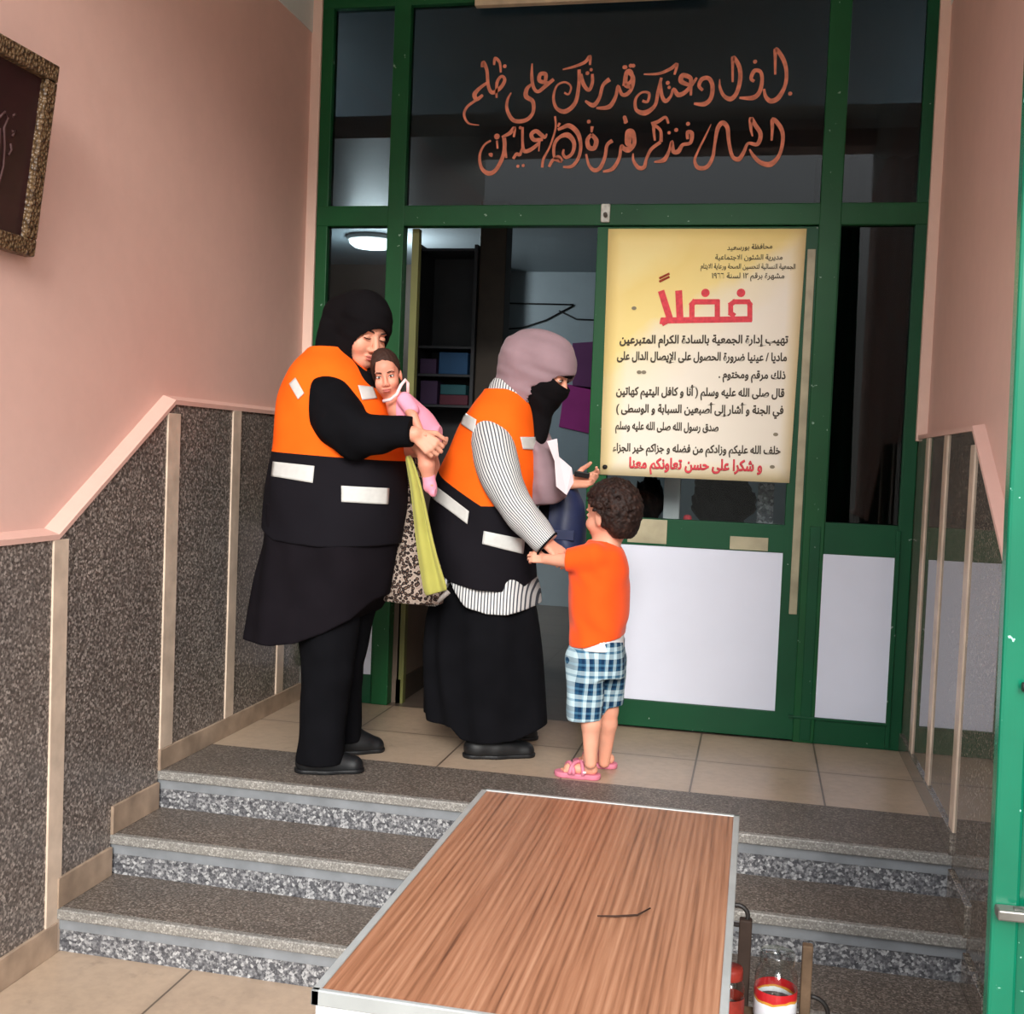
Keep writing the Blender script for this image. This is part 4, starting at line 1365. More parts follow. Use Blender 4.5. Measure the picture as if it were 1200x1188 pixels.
def face_parts(o, R, s, parent, org, brow, iris=True, lips=None, closed=0.4):
    """eyes, brows and lips as children"""
    for q in (1, -1):
        if closed > 1:
            # lids lowered: only the lash line shows
            MB().tube([at(o, R, 0.0895, q * 0.046, -0.003, s), at(o, R, 0.0965, q * 0.036, -0.0055, s), at(o, R, 0.0975, q * 0.026, -0.0055, s), at(o, R, 0.093, q * 0.017, -0.003, s)], [0.0012 * s, 0.0021 * s, 0.0021 * s, 0.001 * s], 6).build('eyelash', brow, parent, org)
            MB().tube([at(o, R, 0.086, q * 0.050, 0.017, s), at(o, R, 0.0945, q * 0.038, 0.023, s), at(o, R, 0.099, q * 0.024, 0.021, s), at(o, R, 0.0975, q * 0.014, 0.018, s)], [0.001 * s, 0.0024 * s, 0.003 * s, 0.002 * s], 6).build('eyebrow', brow, parent, org)
            continue
        e = at(o, R, 0.0865, q * 0.031, -0.001, s)
        sd = SDF(e - 0.02, e + 0.02, 0.0011)
        sd.ell(e, (0.0095 * s, 0.0135 * s, 0.0062 * s * (1 - closed * 0.5)), R)
        ey = sdf_obj('eye', sd, M['eye_white'], parent, org)
        c = at(o, R, 0.0935, q * 0.030, -0.002, s)
        sd = SDF(c - 0.014, c + 0.014, 0.001)
        sd.ell(c, (0.0032 * s, 0.0058 * s, 0.0056 * s * (1 - closed * 0.4)), R)
        sdf_obj('iris', sd, M['iris'], ey, org)
        mb = MB()
        mb.tube([at(o, R, 0.0905, q * 0.046, 0.001, s), at(o, R, 0.0965, q * 0.036, 0.0055, s), at(o, R, 0.0975, q * 0.026, 0.005, s), at(o, R, 0.093, q * 0.017, 0.000, s)], [0.0012 * s, 0.0018 * s, 0.0018 * s, 0.001 * s], 6)
        mb.build('eyelash', brow, parent, org)
        mb = MB()
        mb.tube([at(o, R, 0.086, q * 0.050, 0.017, s), at(o, R, 0.0945, q * 0.038, 0.023, s), at(o, R, 0.099, q * 0.024, 0.021, s), at(o, R, 0.0975, q * 0.014, 0.018, s)], [0.001 * s, 0.0026 * s, 0.0032 * s, 0.0022 * s], 6)
        mb.build('eyebrow', brow, parent, org)
    sd = SDF(at(o, R, 0.1, 0, -0.07, s) - 0.045, at(o, R, 0.1, 0, -0.07, s) + 0.045, 0.0012)
    sd.ell(at(o, R, 0.0945, 0, -0.0648, s), (0.0095 * s, 0.0215 * s, 0.0044 * s), R, 0.0)
    sd.ell(at(o, R, 0.0930, 0, -0.0742, s), (0.0095 * s, 0.0180 * s, 0.0052 * s), R, 0.0)
    sdf_obj('lips', sd, lips, parent, org)


def hand(sd, w, R, s=1.0, curl=0.9, thumb_side=1, spread=0.0, r=1.0):
    """w wrist; R rows: along the hand, towards the thumb, out of the back of the hand"""
    r *= 0.0088 * s
    kn = []
    ys = [0.031, 0.0105, -0.0105, -0.030]
    ln = [0.074, 0.082, 0.076, 0.060]
    xs = [0.086, 0.090, 0.087, 0.080]
    for j in range(4):
        b = at(w, R, xs[j], ys[j] * thumb_side, 0, s)
        sd.cone(at(w, R, 0.008, ys[j] * 0.55 * thumb_side, 0, s), b, 0.0145 * s, 0.0118 * s, 0.010 * s)
        p, a = b, curl * 0.35
        for f in (0.46, 0.31, 0.23):
            a_ = a
            d = R[0] * math.cos(a_) - R[2] * math.sin(a_) + R[1] * spread * (1.5 - j) * 0.2 * thumb_side
            q = p + d * ln[j] * f * s
            sd.cone(p, q, r * (1.06 if f > 0.4 else 0.98 if f > 0.25 else 0.9), r * (0.98 if f > 0.4 else 0.9 if f > 0.25 else 0.78), 0.002)
            p = q; a += curl * 0.75
    b = at(w, R, 0.028, 0.026 * thumb_side, -0.006, s)
    d1 = R[0] * 0.72 + R[1] * 0.62 * thumb_side - R[2] * 0.30
    d2 = R[0] * 0.90 + R[1] * 0.10 * thumb_side - R[2] * 0.42
    m = b + d1 / np.linalg.norm(d1) * 0.046 * s
    e = m + d2 / np.linalg.norm(d2) * 0.034 * s
    t = e + (d2 - R[2] * 0.25 * curl) / np.linalg.norm(d2 - R[2] * 0.25 * curl) * 0.022 * s
    sd.cone(at(w, R, 0.012, 0.012 * thumb_side, 0, s), m, 0.016 * s, 0.0115 * s, 0.008 * s)
    sd.cone(m, e, 0.0112 * s, 0.0098 * s, 0.003); sd.cone(e, t, 0.0098 * s, 0.0082 * s, 0.002)


def bvh_of(*objs):
    vs, fs = [], []
    for o in objs:
        M_ = o.matrix_world
        off = len(vs)
        loc = Vector(o.parent.location) if o.parent else Vector(o.location)
        vs += [v.co + loc for v in o.data.vertices]
        fs += [[i + off for i in p.vertices] for p in o.data.polygons]
    return BVHTree.FromPolygons(vs, fs)


def patch(name, tree, quad, mat, parent, org, n=(14, 8), lift=0.004, thick=0.003, round_=False):
    """a strip sewn on to a garment: quad of four pixels (tl, tr, br, bl) wrapped over the surface"""
    bm = bmesh.new()
    rows = []
    for j in range(n[1] + 1):
        row = []
        for i in range(n[0] + 1):
            s, t = i / n[0], j / n[1]
            u = (1 - t) * ((1 - s) * quad[0][0] + s * quad[1][0]) + t * ((1 - s) * quad[3][0] + s * quad[2][0])
            v = (1 - t) * ((1 - s) * quad[0][1] + s * quad[1][1]) + t * ((1 - s) * quad[3][1] + s * quad[2][1])
            d = Vector(_ray(u, v)).normalized()
            loc, nor, _, _ = tree.ray_cast(Vector(CAM), d)
            row.append((loc, nor))
        rows.append(row)
    vs = [[None if p[0] is None else bm.verts.new(p[0] + (p[1] if p[1].dot(Vector(CAM) - p[0]) > 0 else -p[1]) * lift) for p in row] for row in rows]
    for j in range(n[1]):
        for i in range(n[0]):
            q = [vs[j][i], vs[j][i + 1], vs[j + 1][i + 1], vs[j + 1][i]]
            if all(x is not None for x in q):
                if max((a.co - b.co).length for a in q for b in q) < 0.08:
                    bm.faces.new(q)
    bmesh.ops.recalc_face_normals(bm, faces=bm.faces)
    me = bpy.data.meshes.new(name); bm.to_mesh(me); bm.free()
    o = mesh_obj(name, me, mat, parent, True, org)
    md = o.modifiers.new('thickness', 'SOLIDIFY'); md.thickness = thick; md.offset = 0
    return o


def tube_uv(name, pts, radii, mat, parent, org, n=40, seg=6, flat=None, fn=None):
    """a sleeve: smooth tube with u around and v along"""
    pts = [Vector(p) for p in pts]
    C, Rr = [], []
    for i in range(len(pts) - 1):
        p0, p1, p2, p3 = pts[max(i - 1, 0)], pts[i], pts[i + 1], pts[min(i + 2, len(pts) - 1)]
        for t in np.linspace(0, 1, seg + 1)[:-1]:
            C.append(0.5 * ((2 * p1) + (p2 - p0) * t + (2 * p0 - 5 * p1 + 4 * p2 - p3) * t * t + (3 * p1 - p0 - 3 * p2 + p3) * t ** 3))
            Rr.append(radii[i] + (radii[i + 1] - radii[i]) * t)
    C.append(pts[-1]); Rr.append(radii[-1])
    bm = bmesh.new(); uvl = bm.loops.layers.uv.new('UVMap')
    up = Vector((0, 1, 0)); rings = []
    for i, p in enumerate(C):
        t = (C[min(i + 1, len(C) - 1)] - C[max(i - 1, 0)]).normalized()
        u = (up - t * up.dot(t)).normalized(); w = t.cross(u); up = u
        ring = []
        for k in range(n):
            a = 2 * PI * k / n
            r = Rr[i] * (1 + (fn(a, i / (len(C) - 1)) if fn else 0))
            ring.append(bm.verts.new(p + (u * math.cos(a) + w * math.sin(a)) * r))
        rings.append(ring)
    for i in range(len(rings) - 1):
        for k in range(n):
            f = bm.faces.new([rings[i][k], rings[i][(k + 1) % n], rings[i + 1][(k + 1) % n], rings[i + 1][k]])
            f.smooth = True
            for lp_, (uu, vv) in zip(f.loops, ((k / n, i), ((k + 1) / n, i), ((k + 1) / n, i + 1), (k / n, i + 1))):
                lp_[uvl].uv = (uu, vv / len(rings))
    bm.faces.new(rings[0][::-1]); bm.faces.new(rings[-1])
    bmesh.ops.recalc_face_normals(bm, faces=bm.faces)
    me = bpy.data.meshes.new(name); bm.to_mesh(me); bm.free()
    return mesh_obj(name, me, mat, parent, False, org)


def px_rows(rows, y, b_scale=1.0, dyc=0.0):
    """(py, xl, xr, half depth) -> tower rows on the plane y"""
    out = []
    for r in rows:
        a, b = UY(r[1], r[0], y), UY(r[2], r[0], y)
        # image rows lean a little: take the middle height
        out.append(((a[2] + b[2]) / 2, (a[0] + b[0]) / 2, y + dyc + (r[4] if len(r) > 4 else 0), (b[0] - a[0]) / 2, r[3] * b_scale))
    return out


def curve_z(pts, y):
    """piecewise line of pixels on plane y -> function z(x)"""
    q = sorted([tuple(UY(a, b, y)[[0, 2]]) for a, b in pts])
    xs_, zs_ = np.array([p[0] for p in q]), np.array([p[1] for p in q])
    return lambda X: np.interp(X, xs_, zs_)


def folds(seed, amp, fx, fz):
    rg = np.random.RandomState(seed)
    ph = rg.uniform(0, 6.28, 8)
    def f(X, Y, Z, *a):
        s = np.sin(X * fx + Y * fx * 0.8 + Z * fz + ph[0] + 1.3 * np.sin(Z * fz * 0.9 + ph[1] + X * 3))
        s = s + 0.6 * np.sin(X * fx * 1.9 - Y * fx * 1.3 + Z * fz * 1.4 + ph[2] + np.sin(Z * fz * 1.7 + ph[3]))
        return amp * s
    return f


def split_mat(name, c1, c2, org, lines, rough=0.85, sheen=0.0, var=0.08):
    """one cloth in two colours: c1 above the seam, c2 below; lines = [(p, q)] world points, seam = highest of the lines"""
    t = NT(name)
    v = t.co()
    g = t.n('ShaderNodeSeparateXYZ'); t.l(v, g.inputs[0])
    zs = None
    for p, q in lines:
        m = (q[2] - p[2]) / (q[0] - p[0])
        b = (p[2] - org[2]) - m * (p[0] - org[0])
        z = t.math('ADD', t.math('MULTIPLY', g.outputs[0], m), b)
        zs = z if zs is None else t.math('MAXIMUM', zs, z)
    f = t.math('GREATER_THAN', g.outputs[2], zs)
    n = t.noise(v, 7, 5)
    a = t.ramp(n.outputs['Fac'], [(0.3, scale_c(c1, 1 - var)), (0.7, scale_c(c1, 1 + var))])
    b = t.ramp(n.outputs['Fac'], [(0.3, scale_c(c2, 1 - var)), (0.7, scale_c(c2, 1 + var))])
    t.base(t.mix(f, b, a))
    t.rough(rough, 0.1)
    t.b.inputs['Sheen Weight'].default_value = sheen
    w = t.noise(v, 500, 2)
    t.bump(w.outputs['Fac'], 0.1, 0.002)
    return t.m


def stripes_uv(name, c1, c2, n, rough=0.85):
    t = NT(name)
    u = t.n('ShaderNodeTexCoord')
    g = t.n('ShaderNodeSeparateXYZ'); t.l(u.outputs['UV'], g.inputs[0])
    f = t.math('GREATER_THAN', t.math('FRACT', t.math('MULTIPLY', g.outputs[0], float(n))), 0.62)
    t.base(t.mix(f, c1, c2)); t.rough(rough, 0.2)
    return t.m


def stripes_x(name, c1, c2, pitch, rough=0.85, duty=0.62, horizontal=False):
    t = NT(name)
    g = t.n('ShaderNodeSeparateXYZ'); t.l(t.co(), g.inputs[0])
    f = t.math('GREATER_THAN', t.math('FRACT', t.math('MULTIPLY', g.outputs[0], 1 / pitch)), duty)
    t.base(t.mix(f, c1, c2)); t.rough(rough, 0.2)
    return t.m


def skin_mat(name, c):
    t = NT(name)
    v = t.co()
    n = t.noise(v, 14, 5)
    t.base(t.ramp(n.outputs['Fac'], [(0.3, scale_c(c, 0.88)), (0.7, (min(1, c[0] * 1.1), c[1] * 1.02, c[2] * 1.0, 1))]))
    t.rough(0.5, 0.35)
    t.b.inputs['Subsurface Weight'].default_value = 0.12
    t.b.inputs['Subsurface Radius'].default_value = (0.02, 0.008, 0.005)
    t.b.inputs['Subsurface Scale'].default_value = 0.3
    return t.m
# ================================================================== the people
M['skin'] = skin_mat('skin', lin(220, 158, 132))
M['skin_baby'] = skin_mat('baby_skin', lin(214, 146, 122))
M['skin_boy'] = skin_mat('boy_skin', lin(224, 162, 136))
M['eye_white'] = plain('eye_white', lin(226, 220, 212), 0.2, 0.5, 0.02)
M['iris'] = plain('dark_iris', lin(30, 20, 16), 0.15, 0.5, 0.1)
M['lip'] = plain('lips', lin(176, 96, 88), 0.45, 0.4, 0.08)
M['brow'] = plain('dark_brow', lin(44, 32, 28), 0.8, 0.2, 0.1)
M['black_cloth'] = fabric('black_cloth', lin(15, 15, 18), 0.2, 0.0, 0.95, spec=0.06)
M['black_scarf'] = fabric('black_scarf', lin(15, 13, 15), 0.2, 0.0, 0.9, spec=0.08)
M['coat'] = fabric('charcoal_coat', lin(22, 19, 23), 0.15, 0.0, 0.95, spec=0.06)
M['shoe'] = plain('black_shoe', lin(18, 19, 21), 0.5, 0.4, 0.15, 20)
M['white_tape'] = plain('reflective_tape', lin(198, 198, 194), 0.35, 0.5, 0.06, 40)
M['mauve'] = fabric('mauve_scarf', lin(142, 118, 124), 0.1, 0.1, 0.85)
ORANGE = lin(252, 100, 22)
NAVY = lin(21, 19, 24)


def shoe(name, heel, toe, mat, parent, org, w=0.042, hgt=0.06, ground=L):
    """closed shoe from heel point to toe point (both on the ground)"""
    heel, toe = np.array(heel), np.array(toe)
    d = toe - heel; ln = np.linalg.norm(d); d /= ln
    lo = np.minimum(heel, toe) - np.array([0.06, 0.07, 0.0]); hi = np.maximum(heel, toe) + np.array([0.06, 0.07, 0.13])
    sd = SDF((lo[0], lo[1], ground - 0.03), hi, 0.004)
    up = np.array([0, 0, 1.0])
    p = lambda t, z: heel + d * ln * t + up * z
    sd.cone(p(0.16, 0.034), p(0.45, 0.034), w * 0.85, w * 0.88, 0.02)
    sd.cone(p(0.45, 0.030), p(0.85, 0.022), w * 0.92, w * 0.82, 0.03)
    sd.cone(p(0.2, 0.04), p(0.26, hgt + 0.03), w * 0.9, w * 0.85, 0.03)
    sd.cone(p(0.26, hgt + 0.01), p(0.6, 0.038), w * 0.85, w * 0.75, 0.03)
    sd.clip(lambda X, Y, Z: ground + 0.012 - Z)
    o = sdf_obj(name, sd, mat, parent, org)
    s2 = SDF((lo[0], lo[1], ground - 0.03), (hi[0], hi[1], ground + 0.06), 0.004)
    s2.cone(p(0.15, 0.012), p(0.45, 0.012), w * 0.94, w * 0.94, 0.02); s2.cone(p(0.45, 0.012), p(0.86, 0.012), w * 1.0, w * 0.86, 0.03)
    s2.clip(lambda X, Y, Z: np.maximum(ground - Z, Z - ground - 0.016))
    sdf_obj('sole', s2, mat, o, org, 0)
    return o


# ------------------------------------------------------------------ woman with the baby
Y1 = 0.92
A = np.array([0.60, Y1, L])
q1 = lambda u, v, dy=0.0: UY(u, v, Y1 + dy)
hd = frame((0.80, -0.60, -0.30), (0.10, 0.0, 1.0))
hs = 1.06
ho = UY(439, 396, Y1 - 0.052) - hd[0] * 0.0865 * hs
sd = SDF((0.22, 0.50, L - 0.02), (1.06, 1.26, 2.22), 0.0042)
head(sd, ho, hd, hs)
sd.cone(at(ho, hd, -0.02, 0, -0.07), q1(392, 445), 0.055, 0.07, 0.03)
sd.cone(q1(395, 470, -0.12), q1(395, 470, 0.12), 0.07, 0.07, 0.05)
sd.chain([q1(394, 470), q1(400, 540), q1(398, 640)], [0.13, 0.14, 0.15], 0.05)
sd.chain([q1(390, 640, -0.08), q1(384, 780, -0.11), UZ(347, 904, L) * 0.75 + UZ(425, 904, L) * 0.25 + [0, 0, 0.08]], [0.11, 0.075, 0.030], 0.02)
sd.chain([q1(402, 640, 0.07), q1(402, 770, 0.08), UZ(393, 882, L) * 0.75 + UZ(447, 880, L) * 0.25 + [0, 0, 0.08]], [0.11, 0.065, 0.030], 0.02)
FA, FB = UZ(347, 904, L), UZ(425, 904, L)
sd.cone(FA * 0.72 + FB * 0.28 + [0, 0, 0.04], FA * 0.35 + FB * 0.65 + [0, 0, 0.03], 0.026, 0.018, 0.01)
FA, FB = UZ(393, 882, L), UZ(447, 880, L)
sd.cone(FA * 0.72 + FB * 0.28 + [0, 0, 0.04], FA * 0.35 + FB * 0.65 + [0, 0, 0.03], 0.026, 0.018, 0.01)
WR = q1(487, 508, -0.205)
sd.chain([q1(388, 470, -0.17), q1(416, 512, -0.245), WR], [0.06, 0.052, 0.026], 0.02)
sd.chain([q1(396, 470, 0.17), q1(430, 520, 0.20), q1(488, 528, 0.05)], [0.06, 0.05, 0.026], 0.02)
R0 = np.array([0.80, 0.10, -0.59]); R0 /= np.linalg.norm(R0)
R2 = np.array([0.05, -0.96, 0.28]); R2 = R2 - R0 * (R2 @ R0); R2 /= np.linalg.norm(R2)
R1 = np.cross(R2, R0); R1 = R1 if R1[2] > 0 else -R1
hand(sd, WR, np.array([R0, R1, R2]), 0.86, 1.5, 1)
R0b = np.array([0.9, -0.3, 0.1]); R0b /= np.linalg.norm(R0b)
R2b = np.array([0.1, 0.2, -1.0]); R2b = R2b - R0b * (R2b @ R0b); R2b /= np.linalg.norm(R2b)
hand(sd, q1(488, 528, 0.05), np.array([R0b, np.cross(R2b, R0b), R2b]), 0.92, 0.6, 1)
w1 = sdf_obj('person', sd, M['skin'], None, A)
tag(w1, 'woman in black hijab and orange and black vest holding a baby', 'person')
face_parts(ho, hd, hs, w1, A, M['brow'], True, M['lip'], 1.25)

# hijab
sd = SDF(q1(345, 470, -0.24), q1(470, 325, 0.22) + np.array([0.14, 0, 0.02]), 0.004)
E1 = lambda x, y, z, a, b, c, k=0.03: sd.ell(at(ho, hd, x, y, z, hs), (a * hs, b * hs, c * hs), hd, k)
E1(-0.004, 0, 0.030, 0.118, 0.094, 0.114)
E1(-0.095, 0, -0.01, 0.104, 0.104, 0.122, 0.05)
E1(0.0, 0, -0.07, 0.085, 0.085, 0.085, 0.05)
sd.cone(q1(386, 405), q1(388, 432), 0.075, 0.10, 0.04)
sd.cone(at(ho, hd, 0.035, 0, -0.10, hs), q1(424, 450, -0.05), 0.05, 0.06, 0.03)
sd.disp(folds(3, 0.0016, 30, 55))
X, Y, Z = np.meshgrid(*sd.ax, indexing='ij', sparse=True)
lx, ly, lz = [(hd[i][0] * (X - ho[0]) + hd[i][1] * (Y - ho[1]) + hd[i][2] * (Z - ho[2])) / hs for i in range(3)]
op = (np.sqrt((ly / 0.064) ** 2 + ((lz + 0.040) / 0.076) ** 2) - 1) * 0.06
op = np.maximum(op, 0.018 - lx)
sd.F = np.maximum(sd.F, -op.astype(np.float32))
sdf_obj('hijab', sd, M['black_scarf'], w1, A)

# coat and trousers
sd = SDF((0.10, 0.62, L), (0.90, 1.28, 1.55), 0.006)
rows = [(590, 318, 470, .232), (640, 316, 461, .232), (680, 307, 456, .235), (710, 302, 450, .24), (750, 295, 446, .245)]
sd.tower(px_rows(rows, Y1), 0, 2.2, folds(5, 0.006, 22, 3))
hem = curve_z([(290, 740), (297, 741), (345, 746), (375, 743), (405, 732), (430, 719), (447, 700), (470, 690)], Y1)
sd.clip(lambda X, Y, Z: hem(X) - Z)
sdf_obj('coat', sd, M['coat'], w1, A)
sd = SDF((0.30, 0.60, L), (0.82, 1.22, 1.15), 0.005)
sd.chain([q1(385, 690, -0.085), q1(384, 790, -0.11), q1(374.5, 886, -0.145)], [0.125, 0.09, 0.082], 0.02)
sd.chain([q1(408, 690, 0.07), q1(400, 790, 0.08), q1(404, 866, 0.12)], [0.12, 0.075, 0.062], 0.02)
sd.disp(folds(8, 0.003, 25, 12))
sd.clip(lambda X, Y, Z: np.where(Y < 0.96, UY(375, 893, Y1 - .145)[2], UY(405, 868, Y1 + .12)[2]) - Z)
sdf_obj('trousers', sd, M['black_cloth'], w1, A)
shoe('shoe', UZ(347, 904, L), UZ(425, 904, L), M['shoe'], w1, A, 0.046)
shoe('shoe', UZ(393, 882, L), UZ(447, 880, L), M['shoe'], w1, A, 0.044)

# vest
sd = SDF((0.18, 0.62, 1.20), (0.92, 1.22, 2.05), 0.005)
rows = [(408, 368, 412, .085), (418, 356, 420, .13), (428, 347, 430, .175), (445, 338, 443, .20), (470, 330, 458, .212), (500, 326, 468, .222), (530, 325, 471, .228), (560, 320, 474, .235), (590, 315, 475, .24), (640, 311, 466, .24)]
sd.tower(px_rows(rows, Y1), 0, 2.15, folds(11, 0.0035, 16, 9))
sd.cone(q1(386, 398), q1(389, 425), 0.086, 0.10, 0.0, True)
hem2 = curve_z([(300, 605), (313, 611), (345, 629), (400, 636), (462, 637), (490, 637)], Y1)
sd.clip(lambda X, Y, Z: hem2(X) - Z)
M['vest1'] = split_mat('orange_black_vest', ORANGE, NAVY, A, [(UY(325, 529, Y1 - .1), UY(470, 541, Y1 - .1))])
vest1 = sdf_obj('vest', sd, M['vest1'], w1, A)

# black sleeve
sd = SDF(q1(335, 550, -0.42), q1(510, 420, 0.05), 0.0045)
sd.chain([q1(386, 472, -0.155), q1(400, 495, -0.20), q1(416, 510, -0.225), q1(445, 509, -0.225), q1(484, 505, -0.205)], [0.100, 0.092, 0.078, 0.062, 0.050], 0.03)
sd.disp(folds(15, 0.003, 28, 18))
sdf_obj('sleeve', sd, M['black_cloth'], w1, A)
sd = SDF(q1(380, 560, 0.0), q1(500, 430, 0.42), 0.006)
sd.chain([q1(396, 470, 0.16), q1(430, 516, 0.19), q1(480, 524, 0.07)], [0.09, 0.07, 0.045], 0.03)
sdf_obj('sleeve', sd, M['black_cloth'], w1, A)
bpy.context.view_layer.update()
tr = bvh_of(vest1)
patch('reflective_strip', tr, [(321, 541), (369, 546), (367, 566), (319, 558)], M['white_tape'], w1, A)
patch('reflective_strip', tr, [(400, 569), (455, 572), (454, 591), (400, 588)], M['white_tape'], w1, A)
patch('reflective_strip', tr, [(340, 450), (347, 443), (357, 461), (350, 468)], M['white_tape'], w1, A)
patch('reflective_strip', tr, [(419, 452), (436, 454), (441, 467), (424, 469)], M['white_tape'], w1, A)

# ------------------------------------------------------------------ baby
YB_ = Y1 - 0.10
qb = lambda u, v, dy=0.0: UY(u, v, YB_ + dy)
B0 = np.array(qb(500, 540))
bh = frame((0.30, -0.93, -0.14), (-0.18, 0, 1))
bs = 0.70
bo = qb(451, 441, -0.06) - bh[0] * 0.0865 * bs
sd = SDF(qb(425, 600, -0.15), qb(530, 400, 0.12), 0.003)
head(sd, bo, bh, bs, child=1.0)
sd.cone(at(bo, bh, -0.01, 0, -0.06, bs), qb(470, 480), 0.03, 0.04, 0.02)
sd.chain([qb(470, 480), qb(494, 512), qb(500, 525)], [0.046, 0.050, 0.045], 0.02)
sd.chain([qb(474, 470, -0.05), qb(484, 488, -0.085), qb(492, 504, -0.10)], [0.020, 0.018, 0.013], 0.006)
for j, a in enumerate((-0.010, -0.003, 0.004, 0.010)):
    sd.cone(qb(492, 504, -0.10) + np.array([a, 0, 0]), qb(495, 510, -0.11) + np.array([a * 1.3, 0, 0]), 0.005, 0.004, 0.001)
sd.cone(qb(492, 504, -0.10), qb(489, 509, -0.112), 0.006, 0.0045, 0.002)
sd.chain([qb(478, 470, 0.05), qb(494, 490, 0.07), qb(503, 500, 0.03)], [0.020, 0.018, 0.013], 0.006)
sd.chain([qb(498, 522, -0.02), qb(500, 545, -0.045), qb(503, 566, -0.03)], [0.034, 0.028, 0.02], 0.01)
sd.cone(qb(503, 566, -0.03), qb(507, 574, -0.06), 0.018, 0.013, 0.01)
sd.chain([qb(500, 522, 0.04), qb(506, 545, 0.05), qb(503, 562, 0.05)], [0.034, 0.027, 0.02], 0.01)
sd.cone(qb(503, 562, 0.05), qb(508, 570, 0.03), 0.018, 0.013, 0.01)
baby = sdf_obj('person', sd, M['skin_baby'], None, B0)
tag(baby, 'baby in pink clothes held in the arms of the woman in black hijab', 'person')
face_parts(bo, bh, bs, baby, B0, M['brow'], True, M['lip'], 0.0)
sd = SDF(qb(425, 470, -0.12), qb(485, 400, 0.14), 0.003)
sd.ell(at(bo, bh, -0.008, 0, 0.036, bs), (0.101 * bs, 0.081 * bs, 0.101 * bs), bh)
X, Y, Z = np.meshgrid(*sd.ax, indexing='ij', sparse=True)
lx, ly, lz = [(bh[i][0] * (X - bo[0]) + bh[i][1] * (Y - bo[1]) + bh[i][2] * (Z - bo[2])) / bs for i in range(3)]
sd.F = np.maximum(sd.F, ((lx - 0.035 - (lz - 0.02) * 0.8) * 0.5).astype(np.float32))
sd.F = np.maximum(sd.F, ((-0.03 - lz + np.maximum(0, lx) * 1.2) * 0.5).astype(np.float32))
sd.disp(lambda X, Y, Z: 0.0014 * np.sin(X * 260) * np.sin(Y * 260 + Z * 120))
sdf_obj('hair', sd, fabric('dark_baby_hair', lin(52, 34, 28), 0.2, 0.0, 0.7), baby, B0)
M['pink_cloth'] = fabric('pink_baby_suit', lin(240, 150, 172), 0.08, 0.1, 0.9, 500)
M['peach_cloth'] = fabric('pale_pink_shirt', lin(226, 152, 150), 0.08, 0.1, 0.9, 500)
sd = SDF(qb(450, 600, -0.14), qb(530, 440, 0.14), 0.0035)
sd.chain([qb(470, 478), qb(492, 498), qb(505, 510, 0.0)], [0.052, 0.055, 0.048], 0.02)
sd.chain([qb(476, 470, 0.045), qb(497, 488, 0.06)], [0.03, 0.028], 0.015)
sd.cone(qb(474, 469, -0.048), qb(482, 480, -0.066), 0.029, 0.027, 0.01)
sd.disp(folds(21, 0.0015, 50, 40))
sdf_obj('pink_suit', sd, M['pink_cloth'], baby, B0)
sd = SDF(qb(485, 600, -0.14), qb(530, 530, 0.14), 0.003)
sd.cone(qb(502, 558, -0.035), qb(504, 570, -0.034), 0.024, 0.022, 0.01); sd.cone(qb(504, 570, -0.034), qb(508, 577, -0.066), 0.022, 0.016, 0.01)
sdf_obj('sock', sd, M['pink_cloth'], baby, B0)
MB().tube([qb(449, 470, -0.07), qb(458, 468, -0.075), qb(465, 462, -0.075), qb(470, 451, -0.07), qb(475, 445, -0.062), qb(478, 449, -0.055), qb(478, 460, -0.05)], 0.006, 8).build('collar_trim', fabric('white_pink_trim', lin(244, 206, 206), 0.05), baby, B0)

# ------------------------------------------------------------------ yellow cloth and leopard bag
YC = Y1 - 0.17
bm = bmesh.new()
le = [(474, 534), (479, 560), (483, 600), (487, 640), (492, 670), (497, 700)]
ri = [(480, 532), (491, 560), (500, 600), (510, 645), (519, 672), (526, 692)]
rows = []
for k, ((a, b), (c, d)) in enumerate(zip(le, ri)):
    row = []
    for i in range(9):
        s = i / 8
        p = UY(a + (c - a) * s, b + (d - b) * s, YC + 0.14 * (1 - k / 5) * 0.2)
        p[1] += 0.010 * math.sin(s * 9 + k * 0.4)
        row.append(bm.verts.new(p))
    rows.append(row)
for r0, r1 in zip(rows[:-1], rows[1:]):
    for i in range(8):
        bm.faces.new([r0[i], r0[i + 1], r1[i + 1], r1[i]])
me = bpy.data.meshes.new('towel'); bm.to_mesh(me); bm.free()
o = mesh_obj('towel', me, fabric('yellow_green_cloth', lin(160, 156, 78), 0.08, 0.15, 0.9, 400), None, True, tuple(UY(500, 620, YC)))
md = o.modifiers.new('thickness', 'SOLIDIFY'); md.thickness = 0.012; md.offset = 0
md = o.modifiers.new('round', 'SUBSURF'); md.levels = 2; md.render_levels = 2
tag(o, 'yellow green cloth hanging down between the two women', 'cloth')

